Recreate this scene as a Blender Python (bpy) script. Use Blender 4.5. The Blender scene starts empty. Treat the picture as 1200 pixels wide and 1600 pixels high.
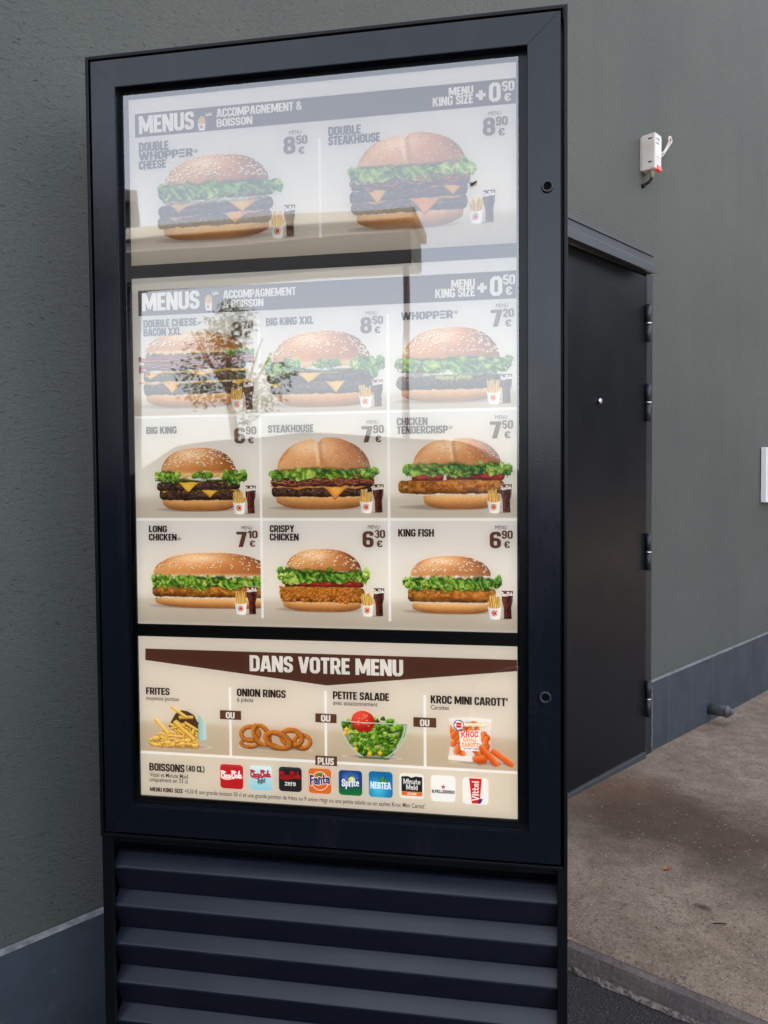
import bpy, bmesh, math, random
import numpy as np
from mathutils import Vector, Matrix, geometry

# ------------------------------------------------------------------ camera, sky, sun, exposure
scene = bpy.context.scene
FOC, PITCH, ROLL, YAW_B, YAW_W = 1250.0, -0.0351, -0.0077, -0.17739, 0.8150
EYE = 1.15                                            # eye height over the pavement (pavement is z = 0)
cp, sp, cr, sr = math.cos(PITCH), math.sin(PITCH), math.cos(ROLL), math.sin(ROLL)
FWD = Vector((0, cp, sp)); _r = Vector((1, 0, 0)); _u = Vector((0, -sp, cp))
RT = cr * _r + sr * _u; UP = -sr * _r + cr * _u
cam = bpy.data.cameras.new('camera'); cam.sensor_fit = 'HORIZONTAL'; cam.sensor_width = 36.0; cam.lens = 36.0 * FOC / 1200.0
cam.clip_start = 0.05; cam.clip_end = 2000
camo = bpy.data.objects.new('camera', cam); scene.collection.objects.link(camo); scene.camera = camo
m = Matrix((RT, UP, -FWD)).transposed().to_4x4(); m.translation = Vector((0, 0, EYE)); camo.matrix_world = m

SUN_EL, SUN_AZ = math.radians(55), math.radians(330)  # azimuth from +Y, clockwise
world = bpy.data.worlds.new('World'); scene.world = world; world.use_nodes = True
wt = world.node_tree; bgn = wt.nodes['Background']
sky = wt.nodes.new('ShaderNodeTexSky'); sky.sky_type = 'NISHITA'; sky.sun_disc = False
sky.sun_elevation = SUN_EL; sky.sun_rotation = SUN_AZ; sky.air_density = 1.0; sky.dust_density = 3.0; sky.ozone_density = 1.0
hs = wt.nodes.new('ShaderNodeHueSaturation'); hs.inputs['Saturation'].default_value = 0.38
wt.links.new(sky.outputs[0], hs.inputs['Color']); wt.links.new(hs.outputs[0], bgn.inputs['Color'])
bgn.inputs['Strength'].default_value = 0.12
sun = bpy.data.lights.new('sun', 'SUN'); sun.energy = 3.5; sun.angle = math.radians(3); sun.color = (1.0, 0.93, 0.84)
suno = bpy.data.objects.new('sun', sun); scene.collection.objects.link(suno); suno.location = (0, -3, 20)
sd = Vector((math.sin(SUN_AZ) * math.cos(SUN_EL), math.cos(SUN_AZ) * math.cos(SUN_EL), math.sin(SUN_EL)))
suno.rotation_euler = sd.to_track_quat('Z', 'Y').to_euler()
scene.view_settings.view_transform = 'Standard'; scene.view_settings.look = 'None'; scene.view_settings.gamma = 1.0
scene.view_settings.use_curve_mapping = False; scene.view_settings.exposure = 2.72
scene.render.engine = 'CYCLES'; scene.cycles.max_bounces = 8; scene.cycles.transparent_max_bounces = 12
scene.cycles.use_denoising = True

# ------------------------------------------------------------------ helpers
COL = scene.collection
def lin(c):
    c = np.asarray(c, float); return np.where(c <= .04045, c / 12.92, ((c + .055) / 1.055) ** 2.4)
def srgb(r, g, b): return tuple(float(x) for x in lin(np.array([r, g, b]) / 255.0)) + (1.0,)
def ray(u, v): return RT * ((u - 600) / FOC) + UP * ((800 - v) / FOC) + FWD
class Plane:
    """a vertical measuring plane: s along it, d into it, z up (all metres)"""
    def __init__(s, x, y, yaw): s.o = Vector((x, y, 0)); s.u = Vector((math.cos(yaw), math.sin(yaw), 0)); s.n = Vector((-math.sin(yaw), math.cos(yaw), 0)); s.yaw = yaw
    def at(s, u, v, d=0.0):
        r = ray(u, v); t = ((s.o + s.n * d).dot(s.n)) / r.dot(s.n); q = r * t
        return (q - s.o).dot(s.u), q.z + EYE
BP = Plane(0, 1.3, YAW_B); WP = Plane(0, 2.2, YAW_W)
def gnd(u, v, z=0.0):
    r = ray(u, v); t = (z - EYE) / r.z; return Vector((r.x * t, r.y * t, z))
class MB:
    def __init__(s): s.bm = bmesh.new()
    def box(s, x0, x1, y0, y1, z0, z1, mi=0, bev=0.0):
        vs = [s.bm.verts.new(p) for p in ((x0, y0, z0), (x1, y0, z0), (x1, y1, z0), (x0, y1, z0), (x0, y0, z1), (x1, y0, z1), (x1, y1, z1), (x0, y1, z1))]
        fs = [s.bm.faces.new([vs[i] for i in f]) for f in ((0, 3, 2, 1), (4, 5, 6, 7), (0, 1, 5, 4), (1, 2, 6, 5), (2, 3, 7, 6), (3, 0, 4, 7))]
        for f in fs: f.material_index = mi
        if bev:
            es = set(e for f in fs for e in f.edges)
            bmesh.ops.bevel(s.bm, geom=list(es), offset=bev, segments=2, affect='EDGES', profile=.5)
        return s
    def prism(s, prof, axis, a0, a1, mi=0):
        """prof: 2D points; axis 'x': (y,z) profile run along x; 'y': (x,z) run along y; 'z': (x,y) run along z"""
        def p3(p, a): return {'x': (a, p[0], p[1]), 'y': (p[0], a, p[1]), 'z': (p[0], p[1], a)}[axis]
        A = [s.bm.verts.new(p3(p, a0)) for p in prof]; B = [s.bm.verts.new(p3(p, a1)) for p in prof]; n = len(prof)
        for i in range(n): s.bm.faces.new((A[i], A[(i + 1) % n], B[(i + 1) % n], B[i])).material_index = mi
        s.bm.faces.new(A[::-1]).material_index = mi; s.bm.faces.new(B).material_index = mi
        return s
    def tube(s, pts, rad, seg=16, mi=0, caps=True):
        pts = [Vector(p) for p in pts]; rad = rad if hasattr(rad, '__len__') else [rad] * len(pts); rings = []
        for i, p in enumerate(pts):
            d = (pts[min(i + 1, len(pts) - 1)] - pts[max(i - 1, 0)]).normalized()
            a = d.orthogonal().normalized() if i == 0 else (a - d * a.dot(d)).normalized(); b = d.cross(a)
            rings.append([s.bm.verts.new(p + (a * math.cos(t * 2 * math.pi / seg) + b * math.sin(t * 2 * math.pi / seg)) * rad[i]) for t in range(seg)])
        for A, B in zip(rings[:-1], rings[1:]):
            for t in range(seg): f = s.bm.faces.new((A[t], A[(t + 1) % seg], B[(t + 1) % seg], B[t])); f.smooth = True; f.material_index = mi
        if caps: s.bm.faces.new(rings[0][::-1]).material_index = mi; s.bm.faces.new(rings[-1]).material_index = mi
        return s
    def poly(s, pts, mi=0):
        f = s.bm.faces.new([s.bm.verts.new(p) for p in pts]); f.material_index = mi; return s
    def build(s, name, mats, parent=None, norm=True):
        if norm: bmesh.ops.recalc_face_normals(s.bm, faces=s.bm.faces)
        me = bpy.data.meshes.new(name); s.bm.to_mesh(me); s.bm.free()
        return link(name, me, mats, parent)
def link(name, me, mats, parent=None):
    for mt in (mats if isinstance(mats, (list, tuple)) else [mats]): me.materials.append(mt)
    o = bpy.data.objects.new(name, me); COL.objects.link(o)
    if parent: o.parent = parent
    return o
def tag(o, label=None, cat=None, group=None, kind=None):
    for k, v in (('label', label), ('category', cat), ('group', group), ('kind', kind)):
        if v: o[k] = v
    return o
def empty(name, loc, rz=0.0):
    o = bpy.data.objects.new(name, None); o.location = loc; o.rotation_euler = (0, 0, rz); o.empty_display_size = .1; COL.objects.link(o); return o

# ------------------------------------------------------------------ materials
def mat(name, base=(.5, .5, .5, 1), rough=.5, spec=.5, metal=0.0):
    mt = bpy.data.materials.new(name); mt.use_nodes = True; b = mt.node_tree.nodes['Principled BSDF']
    b.inputs['Base Color'].default_value = base; b.inputs['Roughness'].default_value = rough; b.inputs['Specular IOR Level'].default_value = spec; b.inputs['Metallic'].default_value = metal
    return mt
class N:
    def __init__(s, mt): s.t = mt.node_tree; s.b = s.t.nodes['Principled BSDF']
    def new(s, ty, **kw):
        n = s.t.nodes.new(ty)
        for k, v in kw.items():
            if hasattr(n, k): setattr(n, k, v)
            else: n.inputs[k].default_value = v
        return n
    def l(s, a, b): s.t.links.new(a, b)
    def coord(s, scale=(1, 1, 1), rot=(0, 0, 0), kind='Object'):
        c = s.new('ShaderNodeTexCoord'); mp = s.new('ShaderNodeMapping'); mp.inputs['Scale'].default_value = scale; mp.inputs['Rotation'].default_value = rot
        s.l(c.outputs[kind], mp.inputs[0]); return mp.outputs[0]
    def noise(s, vec, sc, det=4, ro=.55, dist=0.0):
        n = s.new('ShaderNodeTexNoise'); n.inputs['Scale'].default_value = sc; n.inputs['Detail'].default_value = det; n.inputs['Roughness'].default_value = ro; n.inputs['Distortion'].default_value = dist
        s.l(vec, n.inputs['Vector']); return n.outputs['Fac']
    def ramp(s, fac, stops):
        r = s.new('ShaderNodeValToRGB'); e = r.color_ramp.elements
        while len(e) < len(stops): e.new(.5)
        for k, (p, c) in enumerate(stops): e[k].position = p; e[k].color = c if len(c) == 4 else tuple(c) + (1,)
        s.l(fac, r.inputs[0]); return r.outputs[0]
    def mix(s, fac, a, b, blend='MIX'):
        n = s.new('ShaderNodeMix', data_type='RGBA', blend_type=blend)
        for sock, v in ((n.inputs[0], fac), (n.inputs[6], a), (n.inputs[7], b)):
            if hasattr(v, 'is_output'): s.l(v, sock)
            else: sock.default_value = v
        return n.outputs[2]
    def math(s, op, a, b=0.0):
        n = s.new('ShaderNodeMath', operation=op)
        for sock, v in ((n.inputs[0], a), (n.inputs[1], b)):
            if hasattr(v, 'is_output'): s.l(v, sock)
            else: sock.default_value = v
        return n.outputs[0]
    def bump(s, h, strength=.5, dist=.01, prev=None):
        n = s.new('ShaderNodeBump'); n.inputs['Strength'].default_value = strength; n.inputs['Distance'].default_value = dist; s.l(h, n.inputs['Height'])
        if prev: s.l(prev, n.inputs['Normal'])
        return n.outputs[0]
def g(v): return (v, v, v, 1)

# painted wall render: drag-scratched plaster under grey-green paint
M_WALL = mat('wall_render', srgb(80, 86, 85), .78, .3); n = N(M_WALL)
v = n.coord(); v2 = n.coord((1, 1, 1.6), (0, math.radians(36), 0)); v3 = n.coord((.8, 1, 1.9), (0, math.radians(42), 0))
big = n.noise(v, 1.1, 5, .6); fine = n.noise(v2, 150, 3, .6); med = n.noise(v2, 48, 4, .6, .4)
pit = n.ramp(n.noise(v3, 78, 3, .6, .5), [(.29, g(0)), (.39, g(1))])
cb = n.ramp(big, [(.3, srgb(81, 85, 81)), (.7, srgb(93, 96, 91))])
st_ = n.noise(n.coord((7, 7, .35)), 1.0, 5, .65); cb = n.mix(n.ramp(st_, [(.45, g(0)), (.75, g(.2))]), cb, srgb(70, 74, 71)); c1_ = n.mix(n.ramp(fine, [(.35, g(.3)), (.65, g(0))]), cb, srgb(58, 64, 64)); n.l(n.mix(n.ramp(n.noise(v3, 78, 3, .6, .5), [(.29, g(.38)), (.38, g(0))]), c1_, srgb(40, 44, 44)), n.b.inputs['Base Color'])
hgt = n.math('ADD', n.math('MULTIPLY', med, .7), n.math('ADD', n.math('MULTIPLY', fine, .5), n.math('MULTIPLY', pit, .5)))
n.l(n.bump(hgt, .7, .0040), n.b.inputs['Normal'])
# dark slate-blue plinth tile
M_TILE = mat('plinth_tile', srgb(62, 68, 82), .5, .4); n = N(M_TILE); v = n.coord()
c = n.ramp(n.noise(v, 6, 6, .65), [(.3, srgb(50, 56, 64)), (.7, srgb(68, 74, 84))])
n.l(n.mix(n.ramp(n.noise(v, 34, 5, .7), [(.60, g(0)), (.75, g(.4))]), c, srgb(110, 114, 122)), n.b.inputs['Base Color']); n.l(n.bump(n.noise(v, 60, 4), .2, .002), n.b.inputs['Normal'])
M_GROUT = mat('grout', srgb(142, 144, 146), .9, .2); n = N(M_GROUT); n.l(n.ramp(n.noise(n.coord(), 40, 4), [(.35, srgb(92, 94, 95)), (.65, srgb(130, 131, 130))]), n.b.inputs['Base Color'])
# satin anthracite powder coat
def coat(name, c, rough, peel=.12, spec=.5, dust=.10):
    mt = mat(name, c, rough, spec); n = N(mt); v = n.coord()
    n.l(n.bump(n.noise(v, 260, 2), peel, .0006), n.b.inputs['Normal'])
    n.l(n.ramp(n.noise(v, 5, 6, .7), [(.3, g(rough - .05)), (.75, g(rough + .10))]), n.b.inputs['Roughness'])
    dn = n.noise(n.coord((1, 1, .25)), 9, 6, .72); n.l(n.mix(n.ramp(dn, [(.50, g(0)), (.80, g(dust))]), c, (.16, .155, .15, 1)), n.b.inputs['Base Color'])
    return mt
M_FRAME = coat('frame_powder_coat', (.006, .008, .013, 1), .16, .12, .37, .06); M_DARK = coat('casing_powder_coat', (.005, .006, .008, 1), .36, .12, .2, .03); M_SLAT = coat('slat_powder_coat', (.011, .014, .026, 1), .33, .12, .45, .05)
M_DOOR = coat('door_paint', (.009, .010, .012, 1), .32, .2, .14, .02); M_DOORD = coat('door_ironwork', (.016, .018, .023, 1), .42)
M_HOOD = coat('hood_paint', (.045, .050, .057, 1), .5)
M_GASK = coat('gasket_coat', (.005, .006, .008, 1), .22, .1, .22, .02)
M_BLACK = mat('black_backing', (.004, .004, .005, 1), .5, .3); M_HOLE = mat('keyhole', (.002, .002, .002, 1), .8, .1)
M_STEEL = mat('bright_steel', (.62, .62, .63, 1), .28, .5, 1.0)
# printed ink: the colours of the print are stored per point
# backlit film glow; its rise towards the foot is added to brighten dim posters
def backlight_fill(n, col=None):
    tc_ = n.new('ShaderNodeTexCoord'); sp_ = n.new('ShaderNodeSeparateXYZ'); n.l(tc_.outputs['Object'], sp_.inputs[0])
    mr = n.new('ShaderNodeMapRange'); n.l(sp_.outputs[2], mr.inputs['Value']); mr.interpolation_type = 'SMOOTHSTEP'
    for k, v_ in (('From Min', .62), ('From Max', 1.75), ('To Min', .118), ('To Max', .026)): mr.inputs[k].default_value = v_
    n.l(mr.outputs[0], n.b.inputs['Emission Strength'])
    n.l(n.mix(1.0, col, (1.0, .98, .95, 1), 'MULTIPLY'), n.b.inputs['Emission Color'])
M_INK = mat('printed_ink', (1, 1, 1, 1), .55, .25); n = N(M_INK); a = n.new('ShaderNodeVertexColor', layer_name='ink'); n.l(a.outputs['Color'], n.b.inputs['Base Color']); backlight_fill(n, a.outputs['Color'])
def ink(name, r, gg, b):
    mt = mat(name, srgb(r, gg, b), .55, .25); backlight_fill(N(mt), srgb(r, gg, b)); return mt
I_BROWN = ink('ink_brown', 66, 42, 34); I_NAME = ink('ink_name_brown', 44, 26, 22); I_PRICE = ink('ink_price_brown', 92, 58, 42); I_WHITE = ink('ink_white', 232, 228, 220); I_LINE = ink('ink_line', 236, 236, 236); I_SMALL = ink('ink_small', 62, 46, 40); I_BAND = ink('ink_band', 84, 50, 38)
# clear pane
M_GLASS = bpy.data.materials.new('clear_pane'); M_GLASS.use_nodes = True; t = M_GLASS.node_tree
t.nodes.remove(t.nodes['Principled BSDF']); out = t.nodes['Material Output']
tr = t.nodes.new('ShaderNodeBsdfTransparent'); tr.inputs[0].default_value = (.97, .97, .96, 1)
gl = t.nodes.new('ShaderNodeBsdfAnisotropic'); gl.inputs['Roughness'].default_value = 0.018; gl.inputs['Color'].default_value = (1, 1, 1, 1)
fr = t.nodes.new('ShaderNodeFresnel'); fr.inputs['IOR'].default_value = 2.3
tc = t.nodes.new('ShaderNodeTexCoord'); nz = t.nodes.new('ShaderNodeTexNoise'); nz.inputs['Scale'].default_value = 3.0; nz.inputs['Detail'].default_value = 1.0
bp = t.nodes.new('ShaderNodeBump'); bp.inputs['Strength'].default_value = .25; bp.inputs['Distance'].default_value = .004
t.links.new(tc.outputs['Object'], nz.inputs['Vector']); t.links.new(nz.outputs['Fac'], bp.inputs['Height']); t.links.new(bp.outputs[0], gl.inputs['Normal'])
mx = t.nodes.new('ShaderNodeMixShader'); t.links.new(fr.outputs[0], mx.inputs[0]); t.links.new(tr.outputs[0], mx.inputs[1]); t.links.new(gl.outputs[0], mx.inputs[2]); t.links.new(mx.outputs[0], out.inputs['Surface'])
# ground
M_CONC = mat('pavement_concrete', srgb(112, 102, 96), .85, .3); n = N(M_CONC); v = n.coord()
base = n.ramp(n.noise(v, 2.2, 6, .62), [(.28, srgb(126, 107, 91)), (.72, srgb(167, 149, 131))])
base = n.mix(n.ramp(n.noise(v, 11, 5, .7, .6), [(.40, g(.42)), (.62, g(0))]), base, srgb(88, 70, 55)); grain = n.noise(v, 190, 3, .7); col = n.mix(n.ramp(grain, [(.30, g(.75)), (.52, g(0))]), base, srgb(70, 58, 52)); col = n.mix(n.ramp(n.noise(v, 120, 2, .6), [(.62, g(0)), (.72, g(.6))]), col, srgb(168, 158, 148))
wv = n.noise(v, 3.0, 4, .6)
cc = n.new('ShaderNodeTexCoord'); sx = n.new('ShaderNodeSeparateXYZ'); n.l(cc.outputs['Object'], sx.inputs[0])   # object axes: x along the wall, y out from the kerb line
def stain(x0, y0, rx, ry):
    a = n.math('DIVIDE', n.math('SUBTRACT', sx.outputs[0], x0), rx); b = n.math('DIVIDE', n.math('SUBTRACT', sx.outputs[1], y0), ry)
    d = n.math('SQRT', n.math('ADD', n.math('MULTIPLY', a, a), n.math('MULTIPLY', b, b)))
    return n.ramp(n.math('ADD', d, n.math('MULTIPLY', n.math('SUBTRACT', wv, .5), 1.3)), [(.30, g(1)), (1.25, g(0))])
STAINS = n; CONC_COL = col
# ------------------------------------------------------------------ printed pictures (the posters' own printed colours)
def _h(ix, iy, seed):
    n = (ix.astype(np.int64) * 374761393 + iy.astype(np.int64) * 668265263 + seed * 1442695041) & 0x7fffffff
    n = ((n ^ (n >> 13)) * 1274126177) & 0x7fffffff
    return ((n ^ (n >> 16)) & 0xffff) / 65535.0
def noise(x, y, seed=0):
    ix = np.floor(x); iy = np.floor(y); fx = x - ix; fy = y - iy
    fx = fx * fx * (3 - 2 * fx); fy = fy * fy * (3 - 2 * fy)
    a = _h(ix, iy, seed); b = _h(ix + 1, iy, seed); c = _h(ix, iy + 1, seed); d = _h(ix + 1, iy + 1, seed)
    return (a * (1 - fx) + b * fx) * (1 - fy) + (c * (1 - fx) + d * fx) * fy
def fbm(x, y, seed=0, o=4):
    s = 0.0; a = 0.5; t = 0.0
    for k in range(o):
        s = s + a * noise(x * 2 ** k + 17.3 * k, y * 2 ** k + 5.1 * k, seed + k * 7); t += a; a *= 0.55
    return s / t
def C3(r, g, b): return np.array([r, g, b], float) / 255.0
def mixc(a, b, t): return a * (1 - t[..., None]) + b * t[..., None]
def ss(a, b, x):
    t = np.clip((x - a) / (b - a), 0, 1); return t * t * (3 - 2 * t)

class Pic:
    """A small printed photograph: x runs 0..asp, y runs 0..1 upwards; colours are the ink colours (sRGB)."""
    def __init__(s, asp, rows, bg=(205, 199, 190), seed=1):
        s.asp = asp; s.H = rows; s.W = int(round(rows * asp)); s.px = 1.0 / rows
        s.X, s.Y = np.meshgrid((np.arange(s.W) + .5) / rows, 1 - (np.arange(s.H) + .5) / rows)
        s.bg = C3(*bg); s.rgb = np.ones((s.H, s.W, 3)) * s.bg; s.a = np.zeros((s.H, s.W)); s.rng = np.random.RandomState(seed); s.seed = seed
    def win(s, x0, x1, y0, y1):
        i0 = max(0, int(x0 * s.H) - 2); i1 = min(s.W, int(x1 * s.H) + 3)
        j0 = max(0, int((1 - y1) * s.H) - 2); j1 = min(s.H, int((1 - y0) * s.H) + 3)
        return slice(j0, max(j1, j0)), slice(i0, max(i1, i0))
    def put(s, w, m, col, solid=True):
        m = np.clip(m, 0, 1)
        s.rgb[w] = s.rgb[w] * (1 - m[..., None]) + col * m[..., None]
        if solid: s.a[w] = np.maximum(s.a[w], m)
    def edge(s, d): return np.clip(.5 - d / s.px, 0, 1)          # signed distance -> soft mask
    def all(s): return slice(0, s.H), slice(0, s.W)
    # ---- pieces
    def ground_shadow(s, x0, x1, y, h, k=.5):
        w = s.all(); X, Y = s.X, s.Y; c = (x0 + x1) / 2; a = (x1 - x0) / 2
        r = ((X - c) / a) ** 2 + ((Y - y) / h) ** 2
        m = np.clip(1.25 - r, 0, 1) * k
        s.put(w, m, C3(95, 78, 62)); s.a[w] = np.where(m > .03, np.maximum(s.a[w], 1), s.a[w])
    def bottom_bun(s, x0, x1, y0, y1):
        w = s.win(x0 - .02, x1 + .02, y0 - .02, y1 + .02); X, Y = s.X[w], s.Y[w]
        c, a = (x0 + x1) / 2, (x1 - x0) / 2; t = np.clip((Y - y0) / (y1 - y0), 0, 1)
        aa = a * (1 - .13 * (1 - t) ** 3) + .006 * (fbm(X * 9, Y * 9, s.seed) - .5)
        u = (X - c) / aa
        yb = y0 + (y1 - y0) * .42 * np.clip(np.abs(u), 0, 1) ** 5
        d = np.maximum(np.abs(X - c) - aa, np.maximum(yb - Y, Y - y1))
        sh = .42 + .66 * ss(-.02, .8, t) - .28 * np.abs(u) ** 3 + .12 * (fbm(X * 14, Y * 20, s.seed + 3) - .5) - .15 * (u > .3) * (u - .3)
        col = mixc(C3(104, 56, 22), C3(228, 172, 104), np.clip(sh * 1.15 - .12, 0, 1))
        col = mixc(col, C3(250, 224, 176), ss(.55, .95, t) * .75 * (1 - np.abs(u) ** 4))
        col = col * (.93 + .14 * noise(X * 120, Y * 120, s.seed)[..., None])
        s.put(w, s.edge(d), col)
    def dome(s, x0, x1, yb, yt, lip=.05, seeds=110, split=False, pale=0., cut=9.):
        w = s.win(x0 - .02, x1 + .02, yb - lip - .02, yt + .03); X, Y = s.X[w], s.Y[w]
        c, a = (x0 + x1) / 2, (x1 - x0) / 2; h = yt - yb
        u = (X - c) / a; v = (Y - yb) / h
        top = (np.clip(1 - np.abs(u) ** 2.5, 0, 1)) ** .52
        if split:
            top = top * (1 - .13 * np.exp(-((u + .12) / .07) ** 2)) + .03 * np.exp(-((u - .2) / .25) ** 2)
        top = top + .012 * (fbm(X * 7, Y * 0, s.seed + 5) - .5)
        low = -lip / h * np.sqrt(np.clip(1 - np.abs(u) ** 4, 0, 1))
        d = np.maximum((v - top) * h, (low - v) * h); d = np.maximum(d, np.abs(X - c) - a)
        q = np.clip(v / np.maximum(top, .05), -.3, 1)
        nx = u * (.5 + .5 * q); ny = q * .9; nz = np.sqrt(np.clip(1.05 - nx ** 2 - ny ** 2 * .75, .02, 1))
        lam = np.clip(-.32 * nx + .42 * ny + .72 * nz, 0, 1.2)
        n = fbm(X * 11, Y * 11, s.seed + 9)
        t = np.clip(lam * 1.22 - .30 + .16 * (n - .5), 0, 1)
        stops = [(0, C3(112, 58, 24)), (.35, C3(164, 96, 46)), (.62, C3(204, 138, 76)), (.85, C3(228, 176, 118)), (1, C3(244, 214, 172))]
        col = np.zeros(X.shape + (3,))
        for k in range(3): col[..., k] = np.interp(t, [p for p, _ in stops], [cc[k] for _, cc in stops])
        hl = np.exp(-(((u + .22) / .38) ** 2 + ((v - .72) / .22) ** 2)); col = mixc(col, C3(252, 232, 205), hl * .75)
        col = mixc(col, C3(246, 214, 160), ss(.10, -.12, v) * .75 * (1 - np.abs(u) ** 6))
        if pale: col = mixc(col, C3(232, 200, 160), np.clip(pale * (.35 + .9 * noise(X * 60, Y * 60, s.seed) * n), 0, .8))
        if split:
            cr = np.exp(-((u + .12 + .05 * (fbm(X * 20, Y * 20, 4) - .5) + .07 * (v - .5)) / .035) ** 2) * ss(.1, .3, v)
            col = mixc(col, C3(250, 230, 196), cr * .8)
            sh = np.exp(-((u + .05 + .07 * (v - .5)) / .05) ** 2) * ss(.1, .3, v); col = mixc(col, C3(150, 92, 50), sh * .35)
        col = col * (.94 + .12 * noise(X * 140, Y * 140, s.seed + 2)[..., None])
        s.put(w, s.edge(d), col)
        n_s = 0
        while n_s < seeds:
            n_s += 1
            uu = s.rng.uniform(-.96, .96); tp = (1 - abs(uu) ** 2.5) ** .52; vv = tp * (1 - s.rng.uniform(.02, .82) ** 1.3)
            fl = max(.3, 1 - (vv / max(tp, .1)) ** 4 * .75)
            ang = s.rng.uniform(-.6, .6) - uu * .7
            L = .024 * s.rng.uniform(.75, 1.2); Wd = .0112 * max(fl, .55)
            if split: L *= .35; Wd *= .55
            s.seed_at(c + uu * a, yb + vv * h, L, Wd, ang)
    def seed_at(s, x, y, L, Wd, ang):
        w = s.win(x - L - .01, x + L + .01, y - L - .01, y + L + .01); X, Y = s.X[w] - x, s.Y[w] - y
        if X.size == 0: return
        p = X * math.cos(ang) + Y * math.sin(ang); q = -X * math.sin(ang) + Y * math.cos(ang)
        inside = s.a[w]
        m2 = np.clip(1.6 - ((p - .003) / L) ** 2 - ((q + .006) / Wd) ** 2, 0, 1) * .45 * inside
        s.put(w, m2, C3(118, 66, 30), False)
        m = np.clip((1 - (p / L) ** 2 - (q / Wd) ** 2) * 1.8, 0, 1) * .95
        k = s.rng.uniform(.9, 1.06)
        s.put(w, m, np.clip(C3(255, 244, 216) * k, 0, 1), False)
    def slab(s, x0, x1, y0, y1, cols, rnd=.5, rough=.012, fq=16, grain=.25, gloss=0., tilt=0., bump=0, dark=.45):
        """a cooked layer seen from the side: rounded ends, rough outline, darker low edge"""
        w = s.win(x0 - .03, x1 + .03, y0 - .03 - abs(tilt), y1 + .03 + abs(tilt)); X, Y = s.X[w], s.Y[w]
        c = (x0 + x1) / 2; a = (x1 - x0) / 2; yc = (y0 + y1) / 2 + tilt * (X - c) / a; hh = (y1 - y0) / 2; r = hh * rnd * 2 * .5
        dx = np.abs(X - c) - (a - r); dy = np.abs(Y - yc) - (hh - r)
        d = np.hypot(np.maximum(dx, 0), np.maximum(dy, 0)) + np.minimum(np.maximum(dx, dy), 0) - r
        d = d + rough * 2 * (fbm(X * fq, Y * fq, s.seed + 21) - .5)
        n = fbm(X * fq * 1.6, Y * fq * 1.9, s.seed + 31); n2 = noise(X * fq * 5, Y * fq * 5, s.seed + 41)
        t = (Y - yc) / hh * .5 + .5
        k = np.clip(.5 + (n - .5) * 2.6 + (n2 - .5) * .5, 0, 1)
        col = mixc(C3(*cols[0]), C3(*cols[1]), k)
        sh = 1 - dark * ss(.5, 0, t) - .25 * np.clip(np.abs((X - c) / a), 0, 1) ** 6
        col = col * sh[..., None]
        if gloss:
            g = ss(.70, .82, noise(X * fq * 3.2, Y * fq * 4.2, s.seed + 51)) * ss(.15, .6, t) * gloss
            col = mixc(col, C3(*cols[2]) if len(cols) > 2 else C3(240, 220, 200), g)
        m = s.edge(d); s.put(w, m, col)
        for _ in range(bump):
            x = s.rng.uniform(x0 + .01, x1 - .01); y = s.rng.uniform(y0, y1); rr = s.rng.uniform(.018, .034)
            s.ball(x, y, rr, rr * s.rng.uniform(.7, 1), C3(*cols[0]), C3(*cols[1]))
    def ball(s, x, y, rx, ry, lo, hi, solid=True, spec=0.):
        w = s.win(x - rx * 1.3, x + rx * 1.3, y - ry * 1.3, y + ry * 1.3); X, Y = (s.X[w] - x) / rx, (s.Y[w] - y) / ry
        if X.size == 0: return
        n = (.18 if rx < .1 else .03) * (noise(s.X[w] * 60, s.Y[w] * 60, s.seed + 3) - .5) * 2
        r = np.hypot(X, Y) + n; nz = np.sqrt(np.clip(1 - r * r, 0, 1)); lam = np.clip(-.4 * X + .6 * Y + .6 * nz, 0, 1)
        col = mixc(lo, hi, np.clip(lam + .1, 0, 1))
        if spec: col = mixc(col, C3(255, 245, 225), np.clip(lam - .85, 0, 1) * 5 * spec)
        s.put(w, np.clip((1 - r) * min(rx, ry) / s.px + .5, 0, 1), col, solid)
    def lobe(s, x, y, rx, ry, hue, ph, sh=1.):
        w = s.win(x - rx * 1.6, x + rx * 1.6, y - ry * 1.6, y + ry * 1.6); X, Y = (s.X[w] - x) / rx, (s.Y[w] - y) / ry
        if X.size == 0: return
        th = np.arctan2(Y, X); r = np.hypot(X, Y)
        R = 1 + .10 * np.sin(3 * th + ph) + .09 * np.sin(8 * th + ph * 2.3 + np.sin(2 * th + ph)) + .07 * np.sin(15 * th + ph * 4.1) + .16 * (noise(s.X[w] * 45, s.Y[w] * 45, s.seed + int(ph * 9)) - .5)
        q = r / R
        fold = np.sin(4 * th + 2.6 * np.sin(2 * th + ph) + 4.5 * q * np.sin(ph) + ph + 3 * fbm(s.X[w] * 9, s.Y[w] * 9, s.seed + 61, 2))
        n = fbm(s.X[w] * 22 + ph, s.Y[w] * 22, s.seed + 60, 3)
        lit = np.clip(.44 + .26 * fold + .24 * Y - .10 * X + 1.0 * (n - .5), 0, 1) * sh
        lo, mi, hi = C3(22, 58, 8), C3(96, 152, 34), C3(200, 224, 104)
        if hue > .6: lo, mi, hi = C3(62, 96, 16), C3(158, 194, 66), C3(234, 240, 164)
        col = mixc(mixc(lo, mi, np.clip(lit * 2, 0, 1)), hi, np.clip(lit * 2 - 1, 0, 1))
        rim = ss(.80, .95, q) * ss(-.3, .5, Y + .3 * fold); col = mixc(col, C3(206, 222, 130), rim * .45)
        col = col * (1 - .35 * ss(.5, 1.0, q) * ss(.1, -.7, Y))[..., None]
        s.put(w, np.clip((1 - q) * min(rx, ry) / s.px + .5, 0, 1), col)
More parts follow.
